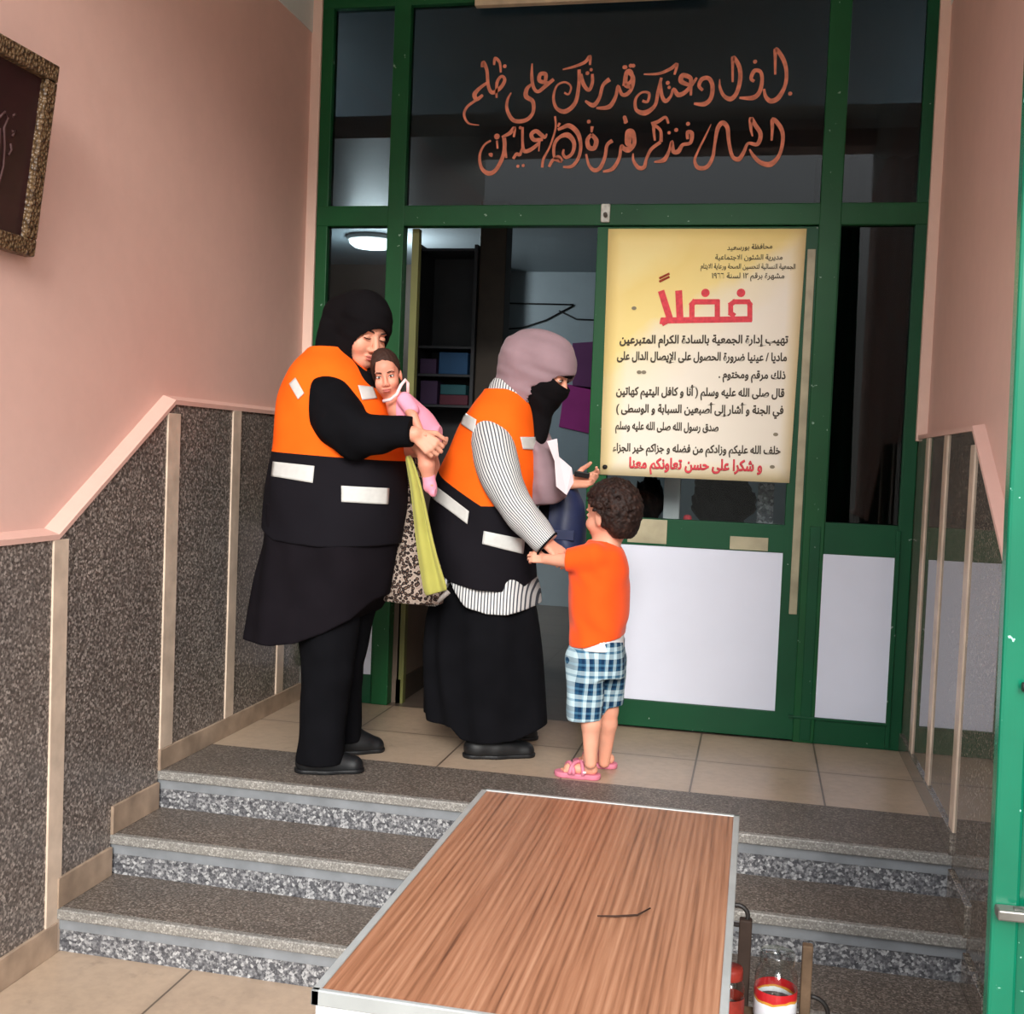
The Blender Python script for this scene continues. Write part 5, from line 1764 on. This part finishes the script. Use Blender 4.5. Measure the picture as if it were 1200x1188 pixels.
YL = Y1 + 0.12
t = NT('leopard_print'); v = t.co()
vo = t.n('ShaderNodeTexVoronoi'); vo.inputs['Scale'].default_value = 78; t.l(v, vo.inputs['Vector'])
n = t.noise(v, 90, 3)
f = t.math('ADD', vo.outputs['Distance'], t.math('MULTIPLY', t.math('SUBTRACT', n.outputs['Fac'], 0.5), 0.5))
t.base(t.ramp(f, [(0.0, lin(96, 72, 60)), (0.18, lin(116, 92, 78)), (0.26, lin(32, 23, 22)), (0.52, lin(40, 30, 28)), (0.58, lin(172, 156, 144)), (0.85, lin(150, 132, 120))]))
t.rough(0.8, 0.2); M['leopard'] = t.m
LB = UY(485, 700, YL)
bagr = empty('handbag', tuple(LB), 'leopard print fabric bag hanging below the yellow cloth', 'bag')
sd = SDF(UY(435, 715, YL - 0.12), UY(535, 580, YL + 0.14), 0.0045)
rows = [(590, 474, 492, .02), (612, 466, 500, .035), (640, 460, 508, .05), (670, 451, 517, .06), (695, 445, 523, .065), (706, 450, 518, .05)]
sd.tower(px_rows(rows, YL - 0.04), 0, 2.3, folds(31, 0.003, 40, 20))
sdf_obj('bag_body', sd, M['leopard'], bagr, LB)
MB().tube([UY(478, 596, YL - .04), UY(480, 560, YL - .03), UY(486, 532, YL + 0.0), UY(491, 560, YL - .03), UY(489, 598, YL - .04)], 0.007, 8).build('strap', M['leopard'], bagr, LB)
MB().tube([UY(500, 707, YL - .05), UY(515, 703, YL - .06), UY(526, 693, YL - .05)], 0.009, 8).build('grey_piping', plain('grey_piping_cloth', lin(168, 162, 156), 0.8), bagr, LB)

# ------------------------------------------------------------------ woman in mauve scarf
Y2 = 1.27
A2 = np.array([1.05, Y2, L])
q2 = lambda u, v, dy=0.0: UY(u, v, Y2 + dy)
h2 = frame((0.93, -0.16, -0.36), (0.2, 0, 1))
s2 = 1.05
o2 = UY(659, 447, Y2 - 0.03) - h2[0] * 0.0865 * s2
sd = SDF((0.72, 0.90, L - 0.02), (1.52, 1.70, 2.10), 0.0042)
head(sd, o2, h2, s2)
sd.cone(at(o2, h2, -0.02, 0, -0.07), q2(594, 490), 0.055, 0.07, 0.03)
sd.cone(q2(582, 500, -0.11), q2(586, 500, 0.11), 0.07, 0.07, 0.05)
sd.chain([q2(584, 500), q2(568, 580), q2(566, 670)], [0.12, 0.14, 0.15], 0.05)
sd.chain([q2(560, 670, -0.07), q2(570, 790, -0.07), UZ(541, 887, L) * 0.72 + UZ(628, 886, L) * 0.28 + [0, 0, 0.07]], [0.11, 0.07, 0.03], 0.02)
sd.chain([q2(570, 670, 0.07), q2(585, 780, 0.08), q2(575, 850, 0.08)], [0.11, 0.07, 0.045], 0.03)
FA, FB = UZ(541, 887, L), UZ(628, 886, L)
sd.cone(FA * 0.72 + FB * 0.28 + [0, 0, 0.04], FA * 0.35 + FB * 0.65 + [0, 0, 0.03], 0.026, 0.018, 0.01)
W2 = q2(638, 634, -0.25)
sd.chain([q2(580, 515, -0.15), q2(602, 585, -0.23), W2], [0.05, 0.045, 0.025], 0.02)
r0 = np.array([0.80, -0.12, -0.55]); r0 /= np.linalg.norm(r0)
r2 = np.array([0.45, -0.5, 0.72]); r2 = r2 - r0 * (r2 @ r0); r2 /= np.linalg.norm(r2)
r1 = np.cross(r2, r0)
hand(sd, W2, np.array([r0, r1, r2]), 0.86, 1.0, 1 if r1[1] > 0 else -1)
W3 = q2(668, 566, 0.10)
sd.chain([q2(592, 505, 0.14), q2(620, 570, 0.19), W3], [0.05, 0.045, 0.024], 0.02)
r0 = np.array([0.97, -0.1, 0.20]); r0 /= np.linalg.norm(r0)
r2 = np.array([-0.1, 0.75, -0.65]); r2 = r2 - r0 * (r2 @ r0); r2 /= np.linalg.norm(r2)
r1 = np.cross(r2, r0)
hand(sd, W3, np.array([r0, r1, r2]), 0.86, 0.75, 1 if r1[2] > 0 else -1)
w2 = sdf_obj('person', sd, M['skin'], None, A2)
tag(w2, 'woman in mauve hijab and black face veil wearing an orange vest', 'person')
face_parts(o2, h2, s2, w2, A2, M['brow'], True, M['lip'], 0.5)
# black veil over the lower face
sd = SDF(q2(595, 525, -0.16), q2(690, 425, 0.14), 0.0035)
V2 = lambda x, y, z, a, b, c, k=0.02, sub=False: sd.ell(at(o2, h2, x, y, z, s2), (a * s2, b * s2, c * s2), h2, k, sub)
V2(0.034, 0, -0.030, 0.080, 0.080, 0.098)
V2(0.075, 0, -0.035, 0.048, 0.050, 0.050, 0.025)
V2(0.040, 0, -0.085, 0.055, 0.056, 0.055, 0.03)
sd.cone(at(o2, h2, 0.045, 0, -0.10, s2), q2(629, 512, -0.03), 0.050, 0.040, 0.03)
sd.disp(folds(41, 0.0014, 60, 45))
X, Y, Z = np.meshgrid(*sd.ax, indexing='ij', sparse=True)
lx, ly, lz = [(h2[i][0] * (X - o2[0]) + h2[i][1] * (Y - o2[1]) + h2[i][2] * (Z - o2[2])) / s2 for i in range(3)]
sd.F = np.maximum(sd.F, (lz + 0.012 + np.maximum(0, 0.05 - np.abs(ly)) * 0.15 - np.maximum(0, np.abs(ly) - 0.05) * 0.8).astype(np.float32) * 0.8)
sdf_obj('face_veil', sd, M['black_scarf'], w2, A2)
MB().tube([at(o2, h2, 0.055, 0.070, 0.020, s2), at(o2, h2, 0.095, 0.040, 0.026, s2), at(o2, h2, 0.106, 0, 0.028, s2), at(o2, h2, 0.095, -0.040, 0.026, s2), at(o2, h2, 0.055, -0.070, 0.020, s2)], [0.008, 0.010, 0.011, 0.010, 0.008], 8).build('veil_band', M['black_scarf'], w2, A2)
# mauve hijab with its drape over the chest
sd = SDF(q2(555, 620, -0.30), q2(690, 385, 0.26), 0.0045)
H2 = lambda x, y, z, a, b, c, k=0.03: sd.ell(at(o2, h2, x, y, z, s2), (a * s2, b * s2, c * s2), h2, k)
H2(0.0, 0, 0.036, 0.120, 0.096, 0.112)
H2(-0.085, 0, 0.022, 0.095, 0.098, 0.105, 0.06)
H2(-0.02, 0, -0.07, 0.080, 0.088, 0.09, 0.05)
sd.cone(q2(602, 455), q2(600, 490), 0.085, 0.095, 0.04)
X, Y, Z = np.meshgrid(*sd.ax, indexing='ij', sparse=True)
lx, ly, lz = [(h2[i][0] * (X - o2[0]) + h2[i][1] * (Y - o2[1]) + h2[i][2] * (Z - o2[2])) / s2 for i in range(3)]
op = (np.sqrt((ly / 0.075) ** 2 + ((lz + 0.055) / 0.092) ** 2) - 1) * 0.07
op = np.maximum(op, (0.024 - lx - np.maximum(0, -lz - 0.02) * 0.35))
sd.F = np.maximum(sd.F, -op.astype(np.float32))
d2 = SDF(sd.lo, [a[-1] for a in sd.ax], 0.0045)
rows = [(498, 604, 636, .085), (515, 606, 644, .10), (540, 606, 655, .105), (565, 604, 661, .10), (585, 603, 660, .085), (600, 606, 640, .06)]
d2.tower(px_rows(rows, Y2, 1.0, 0.02), 0, 2.0, folds(44, 0.005, 45, 10))
hm = curve_z([(590, 600), (615, 598), (632, 592), (650, 590), (665, 580)], Y2)
d2.clip(lambda X, Y, Z: hm(X) - Z)
n_ = [min(a, b) for a, b in zip(sd.F.shape, d2.F.shape)]
sl = tuple(slice(0, k) for k in n_)
hh = np.clip(0.5 + 0.5 * (sd.F[sl] - d2.F[sl]) / 0.02, 0, 1)
sd.F[sl] = sd.F[sl] * (1 - hh) + d2.F[sl] * hh - 0.02 * hh * (1 - hh)
sd.disp(folds(47, 0.0022, 26, 50))
sdf_obj('hijab', sd, M['mauve'], w2, A2)
MB().tube([q2(646, 522, -0.08), q2(654, 540, -0.085), q2(659, 560, -0.08), q2(660, 572, -0.06)], [0.006, 0.009, 0.009, 0.005], 8).build('dark_strap', M['black_cloth'], w2, A2)

# skirt, shirt tail, vest
sd = SDF((0.68, 0.98, L), (1.50, 1.60, 1.22), 0.0055)
rows = [(655, 520, 612, .165), (690, 512, 622, .18), (720, 503, 631, .20), (760, 499, 636, .21), (800, 498, 639, .20), (845, 497, 642, .175), (885, 499, 640, .15)]
sd.tower(px_rows(rows, Y2), 0, 2.2, folds(51, 0.009, 26, 1.2))
hm3 = curve_z([(490, 842), (499, 846), (530, 852), (541, 866), (560, 870), (600, 870), (618, 863), (642, 853), (655, 850)], Y2 - 0.14)
sd.clip(lambda X, Y, Z: np.maximum(hm3(X), L + 0.012) - Z)
sdf_obj('skirt', sd, M['black_cloth'], w2, A2)
shoe('shoe', UZ(541, 887, L), UZ(628, 886, L), M['shoe'], w2, A2, 0.044, 0.03)
shoe('shoe', UZ(560, 866, L), UZ(630, 866, L), M['shoe'], w2, A2, 0.044, 0.03)
M['stripe_sleeve'] = stripes_uv('striped_cotton_sleeve', lin(206, 206, 204), lin(70, 74, 84), 42)
M['stripe_shirt'] = stripes_x('striped_cotton_shirt', lin(208, 208, 206), lin(70, 74, 82), 0.0115)
sd = SDF((0.70, 0.96, 0.80), (1.46, 1.58, 1.35), 0.005)
rows = [(650, 516, 620, .20), (672, 509, 626, .215), (690, 502, 631, .225), (720, 499, 632, .23)]
sd.tower(px_rows(rows, Y2), 0, 2.2, folds(54, 0.005, 24, 2))
hm4 = curve_z([(495, 700), (505, 706), (526, 704), (536, 686), (542, 672), (549, 686), (562, 703), (585, 712), (605, 714), (632, 708), (645, 706)], Y2)
sd.clip(lambda X, Y, Z: hm4(X) - Z)
sdf_obj('shirt_tail', sd, M['stripe_shirt'], w2, A2)
sd = SDF(q2(560, 500, -0.2), q2(650, 440, 0.2), 0.0045)
sd.cone(q2(601, 466), q2(594, 480), 0.104, 0.125, 0.03)
sdf_obj('shirt_collar', sd, M['stripe_shirt'], w2, A2)
sd = SDF((0.66, 0.98, 1.05), (1.50, 1.60, 1.95), 0.005)
rows = [(457, 573, 622, .09), (468, 562, 627, .14), (480, 553, 630, .18), (495, 544, 633, .20), (515, 534, 635, .208), (540, 522, 635, .215), (560, 513, 634, .22), (585, 507, 629, .226), (615, 506, 628, .23), (650, 508, 627, .235), (690, 512, 628, .235)]
sd.tower(px_rows(rows, Y2), 0, 2.15, folds(57, 0.004, 18, 8))
sd.cone(q2(604, 452), q2(598, 480), 0.088, 0.112, 0.0, True)
hm5 = curve_z([(495, 640), (508, 648), (522, 664), (545, 676), (575, 684), (603, 688), (620, 686), (628, 675), (640, 670)], Y2)
sd.clip(lambda X, Y, Z: hm5(X) - Z)
M['vest2'] = split_mat('orange_black_vest_two', ORANGE, NAVY, A2, [(UY(515, 554, Y2 - .1), UY(573, 592, Y2 - .1)), (UY(573, 593, Y2 - .2), UY(630, 594, Y2 - .2))][:2])
t_ = None
vest2 = sdf_obj('vest', sd, M['vest2'], w2, A2)
tube_uv('sleeve', [q2(572, 497, -0.10), q2(577, 520, -0.155), q2(585, 552, -0.205), q2(602, 590, -0.235), q2(622, 615, -0.245), q2(641, 637, -0.25)],
        [0.070, 0.086, 0.079, 0.067, 0.058, 0.050], M['stripe_sleeve'], w2, A2, 56, 7, fn=lambda a, v: 0.03 * math.sin(2 * a + 14 * v) + 0.03 * math.sin(3 * a - 25 * v) * (v > 0.4))
MB().tube([q2(641, 637, -0.25) + np.array([0.051 * 0.62 * math.cos(t), 0.051 * math.sin(t), 0.051 * 0.78 * math.cos(t)]) for t in np.linspace(0, 2 * PI, 25)], 0.004, 6, False).build('cuff_edge', M['black_cloth'], w2, A2)
tube_uv('sleeve', [q2(594, 505, 0.12), q2(622, 560, 0.18), q2(645, 566, 0.15), q2(661, 565, 0.11)], [0.07, 0.07, 0.055, 0.045], plain('pale_pink_sleeve', lin(214, 196, 198), 0.85), w2, A2, 40, 6)
bpy.context.view_layer.update()
tr = bvh_of(vest2)
for qd in ([(507, 566), (550, 599), (548, 614), (508, 584)], [(567, 622), (614, 632), (612, 649), (565, 637)], [(546, 484), (559, 492), (556, 507), (541, 497)], [(609, 512), (626, 512), (629, 527), (612, 526)]):
    patch('reflective_strip', tr, qd, M['white_tape'], w2, A2)

# white papers held against the chest and navy bag
YP = Y2 + 0.02
MBp = MB()
pp = [q2(641, 517, -0.10), q2(653, 514, -0.10), q2(655, 535, -0.12), q2(670, 548, -0.12), q2(672, 565, -0.12), q2(664, 580, -0.14), q2(652, 570, -0.13), q2(650, 540, -0.12)]
ppv = [Vector(p) for p in pp]
bm = bmesh.new(); vs = [bm.verts.new(p) for p in ppv]; bm.faces.new(vs)
bmesh.ops.triangulate(bm, faces=bm.faces)
me = bpy.data.meshes.new('paper'); bm.to_mesh(me); bm.free()
o = mesh_obj('paper', me, plain('white_paper', lin(204, 192, 196), 0.7, 0.3, 0.04), None, False, tuple(q2(655, 545, -0.12)))
md = o.modifiers.new('thickness', 'SOLIDIFY'); md.thickness = 0.002
tag(o, 'crumpled white papers held by the woman in the mauve scarf', 'paper')
PH = q2(682, 556, 0.06)
ph = MB().box(-0.030, 0.030, -0.004, 0.004, -0.012, 0.012, 0.003).build('phone', M['black'], None)
ph.location = PH; ph.rotation_euler = (0.3, 0.12, 0.2)
tag(ph, 'dark phone held in the outstretched hand beside the door', 'phone')
YG2 = Y2 + 0.12
NB = UY(657, 655, YG2)
nb = empty('handbag', tuple(NB), 'navy blue and black shoulder bag hanging behind the small boy', 'bag')
M['navy_bag'] = plain('navy_leather', lin(28, 38, 72), 0.5, 0.4, 0.25, 9)
sd = SDF(UY(622, 670, YG2 - 0.1), UY(700, 560, YG2 + 0.1), 0.004)
rows = [(572, 636, 676, .03), (590, 634, 682, .045), (615, 632, 685, .055), (640, 633, 684, .06), (656, 637, 680, .05)]
sd.tower(px_rows(rows, YG2), 0, 3.0, folds(61, 0.004, 40, 14))
sdf_obj('bag_body', sd, M['navy_bag'], nb, NB)
sd = SDF(UY(622, 670, YG2 - 0.12), UY(700, 560, YG2 + 0.1), 0.004)
rows = [(574, 634, 650, .04), (600, 632, 648, .058), (640, 632, 646, .066), (652, 634, 645, .06)]
sd.tower(px_rows(rows, YG2 - 0.005), 0, 2.6)
sdf_obj('side_panel', sd, M['black_cloth'], nb, NB)
MB().tube([UY(640, 580, YG2), UY(648, 556, YG2 + 0.02), UY(662, 562, YG2 + 0.02), UY(674, 582, YG2)], 0.007, 8).build('strap', M['black_cloth'], nb, NB)
MB().box(NB[0] - 0.05, NB[0] + 0.06, YG2 - 0.066, YG2 - 0.055, NB[2] + 0.08, NB[2] + 0.12, 0.003).build('flap', M['navy_bag'], nb, NB)
c_ = UY(640, 575, YG2 - 0.05)
MB().lathe([(0, -0.006), (0.008, -0.004), (0.008, 0.004), (0, 0.006)], c_, 12).build('buckle', M['alu'], nb, NB)

# ------------------------------------------------------------------ boy
Y3 = 1.06
A3 = np.array([1.49, Y3, L])
q3 = lambda u, v, dy=0.0: UY(u, v, Y3 + dy)
h3 = frame((-0.84, 0.53, -0.02))
s3 = 0.90
o3 = UY(701, 608, Y3 - 0.06) - h3[1] * 0.078 * s3 + h3[2] * 0.012 * s3
sd = SDF((1.16, 0.84, L - 0.01), (1.66, 1.30, 1.50), 0.0035)
head(sd, o3, h3, s3, child=0.8)
sd.cone(at(o3, h3, -0.02, 0, -0.07, s3), q3(705, 650), 0.04, 0.045, 0.02)
sd.cone(q3(704, 655, -0.07), q3(704, 655, 0.07), 0.045, 0.045, 0.03)
sd.chain([q3(703, 660), q3(702, 710), q3(700, 760)], [0.085, 0.09, 0.085], 0.03)
sd.chain([q3(690, 760, -0.05), q3(692, 830, -0.06), q3(693, 848, -0.062), q3(692, 894, -0.068)], [0.06, 0.037, 0.036, 0.022], 0.012)
sd.chain([q3(710, 760, 0.05), q3(713, 832, 0.075), q3(712, 848, 0.08), q3(708, 893, 0.10)], [0.06, 0.036, 0.035, 0.021], 0.012)
FN, FF = UZ(690, 912, L), UZ(710, 899, L)
for f_ in (FN, FF):
    sd.cone(f_ + np.array([0.012, 0, 0.035]), f_ + np.array([-0.075, 0, 0.030]), 0.020, 0.020, 0.012)
    for j in range(5):
        tx = f_ + np.array([-0.085 + abs(j - 1.2) * 0.006, 0.018 - j * 0.0085, 0.027])
        sd.cone(tx, tx + np.array([-0.020, 0, -0.004]), 0.0085 if j == 4 else 0.0062, 0.006 if j == 4 else 0.005, 0.002)
W4 = q3(640, 655, -0.055)
sd.chain([q3(694, 652, -0.10), q3(668, 657, -0.085), W4], [0.036, 0.028, 0.019], 0.012)
r0 = np.array([-0.98, 0.05, 0.10]); r0 /= np.linalg.norm(r0)
r2 = np.array([0.05, -0.85, 0.45]); r2 = r2 - r0 * (r2 @ r0); r2 /= np.linalg.norm(r2)
r1 = np.cross(r2, r0); r1 = r1 if r1[2] > 0 else -r1
hand(sd, W4, np.array([r0, r1, r2]), 0.56, 1.2, 1)
sd.chain([q3(708, 655, 0.10), q3(715, 690, 0.15), q3(700, 712, 0.13)], [0.036, 0.028, 0.019], 0.012)
hand(sd, q3(700, 712, 0.13), np.array([r0, r1, r2]), 0.56, 0.8, 1)
boy = sdf_obj('person', sd, M['skin_boy'], None, A3)
tag(boy, 'small curly haired boy in orange shirt and plaid shorts', 'person')
face_parts(o3, h3, s3, boy, A3, M['brow'], True, M['lip'], 0.1)
# curly hair
sd = SDF(q3(668, 650, -0.20), q3(765, 550, 0.22), 0.003)
sd.ell(at(o3, h3, -0.012, 0, 0.040, s3), (0.112 * s3, 0.092 * s3, 0.108 * s3), h3)
sd.ell(at(o3, h3, -0.065, 0, -0.015, s3), (0.062 * s3, 0.082 * s3, 0.085 * s3), h3, 0.02)
rg = np.random.RandomState(5)
for i in range(420):
    d = rg.normal(size=3); d /= np.linalg.norm(d)
    if d[2] < -0.55: continue
    p = np.array([-0.016 + d[0] * 0.114, d[1] * 0.095, 0.034 + d[2] * (0.110 if d[2] > 0 else 0.12)])
    if p[0] > 0.055 and p[2] < 0.075: continue
    if p[0] > 0.005 and p[2] < 0.012: continue
    r = rg.uniform(0.009, 0.017)
    c = at(o3, h3, *p, s3)
    t1 = np.cross(d, rg.normal(size=3)); t1 /= np.linalg.norm(t1)
    t1 = h3[0] * t1[0] + h3[1] * t1[1] + h3[2] * t1[2]
    sd.cone(c - t1 * r, c + t1 * r, r * 0.75, r * 0.55, 0.003)
X, Y, Z = np.meshgrid(*sd.ax, indexing='ij', sparse=True)
lx, ly, lz = [(h3[i][0] * (X - o3[0]) + h3[i][1] * (Y - o3[1]) + h3[i][2] * (Z - o3[2])) / s3 for i in range(3)]
fc = np.maximum(np.maximum(0.012 - lx, lz - 0.058 + np.maximum(0, 0.06 - lx) * 0.7), -0.2)
ear = np.sqrt((lx + 0.002) ** 2 + ((lz + 0.012) * 0.8) ** 2) - 0.026
ear = np.maximum(ear, 0.06 - np.abs(ly))
sd.F = np.maximum(sd.F, -fc.astype(np.float32)); sd.F = np.maximum(sd.F, -ear.astype(np.float32))
sd.F = np.maximum(sd.F, (-0.088 - lz).astype(np.float32))
sd.disp(lambda X, Y, Z: 0.0015 * np.sin(X * 330 + 2 * np.sin(Z * 150)) * np.sin(Z * 300 + Y * 200))
t = NT('curly_brown_hair'); v = t.co(); n = t.noise(v, 60, 4)
t.base(t.ramp(n.outputs['Fac'], [(0.3, lin(22, 13, 11)), (0.6, lin(44, 28, 23)), (0.8, lin(70, 48, 38))])); t.rough(0.65, 0.25)
sdf_obj('hair', sd, t.m, boy, A3, 0)
# orange shirt
M['orange_shirt'] = fabric('orange_cotton', lin(250, 84, 18), 0.06, 0.12, 0.9, 600)
sd = SDF((1.28, 0.84, 0.85), (1.64, 1.30, 1.32), 0.004)
rows = [(633, 693, 722, .045), (639, 683, 730, .09), (648, 673, 734, .122), (662, 668, 736, .125), (685, 667, 737, .125), (715, 667, 736, .13), (738, 668, 733, .132), (756, 669, 731, .135)]
sd.tower(px_rows(rows, Y3), 0, 2.2, folds(71, 0.003, 30, 22))
sd.chain([q3(696, 652, -0.09), q3(668, 656, -0.088)], [0.052, 0.043], 0.02)
sd.chain([q3(708, 654, 0.09), q3(700, 672, 0.125)], [0.052, 0.045], 0.02)
sd.cone(at(o3, h3, -0.02, 0, -0.08, s3), q3(706, 645), 0.045, 0.05, 0.0, True)
hx = UY(663.5, 656, Y3 - .09)[0]
hm6 = curve_z([(655, 757), (669, 756), (690, 753), (712, 748), (731, 744), (745, 742)], Y3)
sd.clip(lambda X, Y, Z: np.maximum(hm6(X) - Z, hx - X))
sdf_obj('shirt', sd, M['orange_shirt'], boy, A3)
sd = SDF((1.30, 0.86, 0.84), (1.62, 1.28, 1.02), 0.004)
sd.tower(px_rows([(735, 671, 731, .125), (758, 671, 731, .128)], Y3), 0, 2.2)
sdf_obj('undershirt', sd, plain('white_cotton', lin(232, 230, 230), 0.85), boy, A3)
# plaid shorts
t = NT('plaid_cotton'); g = t.n('ShaderNodeSeparateXYZ'); t.l(t.co(), g.inputs[0])
xx = t.math('ADD', g.outputs[0], t.math('MULTIPLY', g.outputs[1], 0.75))
ca, cb, cc, cd = lin(14, 44, 74), lin(184, 208, 216), lin(74, 118, 146), lin(32, 76, 106)
bx = t.ramp(t.math('FRACT', t.math('MULTIPLY', xx, 1 / 0.082)), [(0, cb), (0.20, cd), (0.34, ca), (0.50, cc), (0.56, cb), (0.72, ca), (0.90, cd)], 'CONSTANT')
bz = t.ramp(t.math('FRACT', t.math('MULTIPLY', g.outputs[2], 1 / 0.088)), [(0, ca), (0.20, cb), (0.42, cc), (0.52, cb), (0.70, cd), (0.80, ca), (0.9, cc)], 'CONSTANT')
t.base(t.mix(0.5, bx, bz)); t.rough(0.9, 0.2)
fine = t.noise(t.co(), 300, 2); t.bump(fine.outputs['Fac'], 0.15, 0.002)
sd = SDF((1.28, 0.84, 0.60), (1.64, 1.30, 1.00), 0.004)
sd.tower(px_rows([(790, 668, 732, .118), (770, 668, 733, .12), (748, 670, 732, .122)], Y3), 0, 2.3)
sd.chain([q3(687, 775, -0.055), q3(684, 836, -0.06)], [0.075, 0.066], 0.02)
sd.chain([q3(711, 775, 0.055), q3(709, 836, 0.075)], [0.075, 0.062], 0.02)
sd.disp(folds(77, 0.003, 34, 14))
hm7 = curve_z([(655, 839), (664, 838), (706, 839), (712, 831), (735, 830)], Y3)
sd.clip(lambda X, Y, Z: hm7(X) - Z)
sdf_obj('shorts', sd, t.m, boy, A3)
# pink sandals
M['pink_foam'] = plain('pink_foam', lin(206, 120, 140), 0.6, 0.3, 0.15, 20)
M['dark_pink'] = plain('dark_pink_foam', lin(150, 70, 92), 0.6, 0.3, 0.15, 20)
for f_ in (FN, FF):
    sn = SDF(f_ + np.array([-0.14, -0.06, -0.02]), f_ + np.array([0.07, 0.06, 0.09]), 0.0032)
    sn.cone(f_ + np.array([0.012, 0, 0.012]), f_ + np.array([-0.04, 0, 0.012]), 0.032, 0.030, 0.02); sn.cone(f_ + np.array([-0.04, 0, 0.012]), f_ + np.array([-0.095, 0.002, 0.012]), 0.030, 0.034, 0.02)
    sn.clip(lambda X, Y, Z: np.maximum(L - Z, Z - L - 0.020))
    so_ = sdf_obj('sandal', sn, M['pink_foam'], boy, A3, 0)
    for x0, tw_ in ((-0.045, 0.022), (-0.072, -0.020), (-0.030, -0.012)):
        pts = []
        for k in range(13):
            a = PI * k / 12
            pts.append(f_ + np.array([x0 + tw_ * math.cos(a), 0.031 * math.cos(a), 0.016 + 0.040 * math.sin(a) * (1.05 if x0 > -0.05 else 0.9)]))
        MB().tube(pts, 0.0075, 8).build('strap', M['pink_foam'], so_, A3)
    MB().lathe([(0, 0.004), (0.006, 0.003), (0.007, 0), (0.006, -0.003), (0, -0.004)], f_ + np.array([-0.012, -0.034, 0.030]), 12).build('rivet', M['white_lam'], so_, A3)
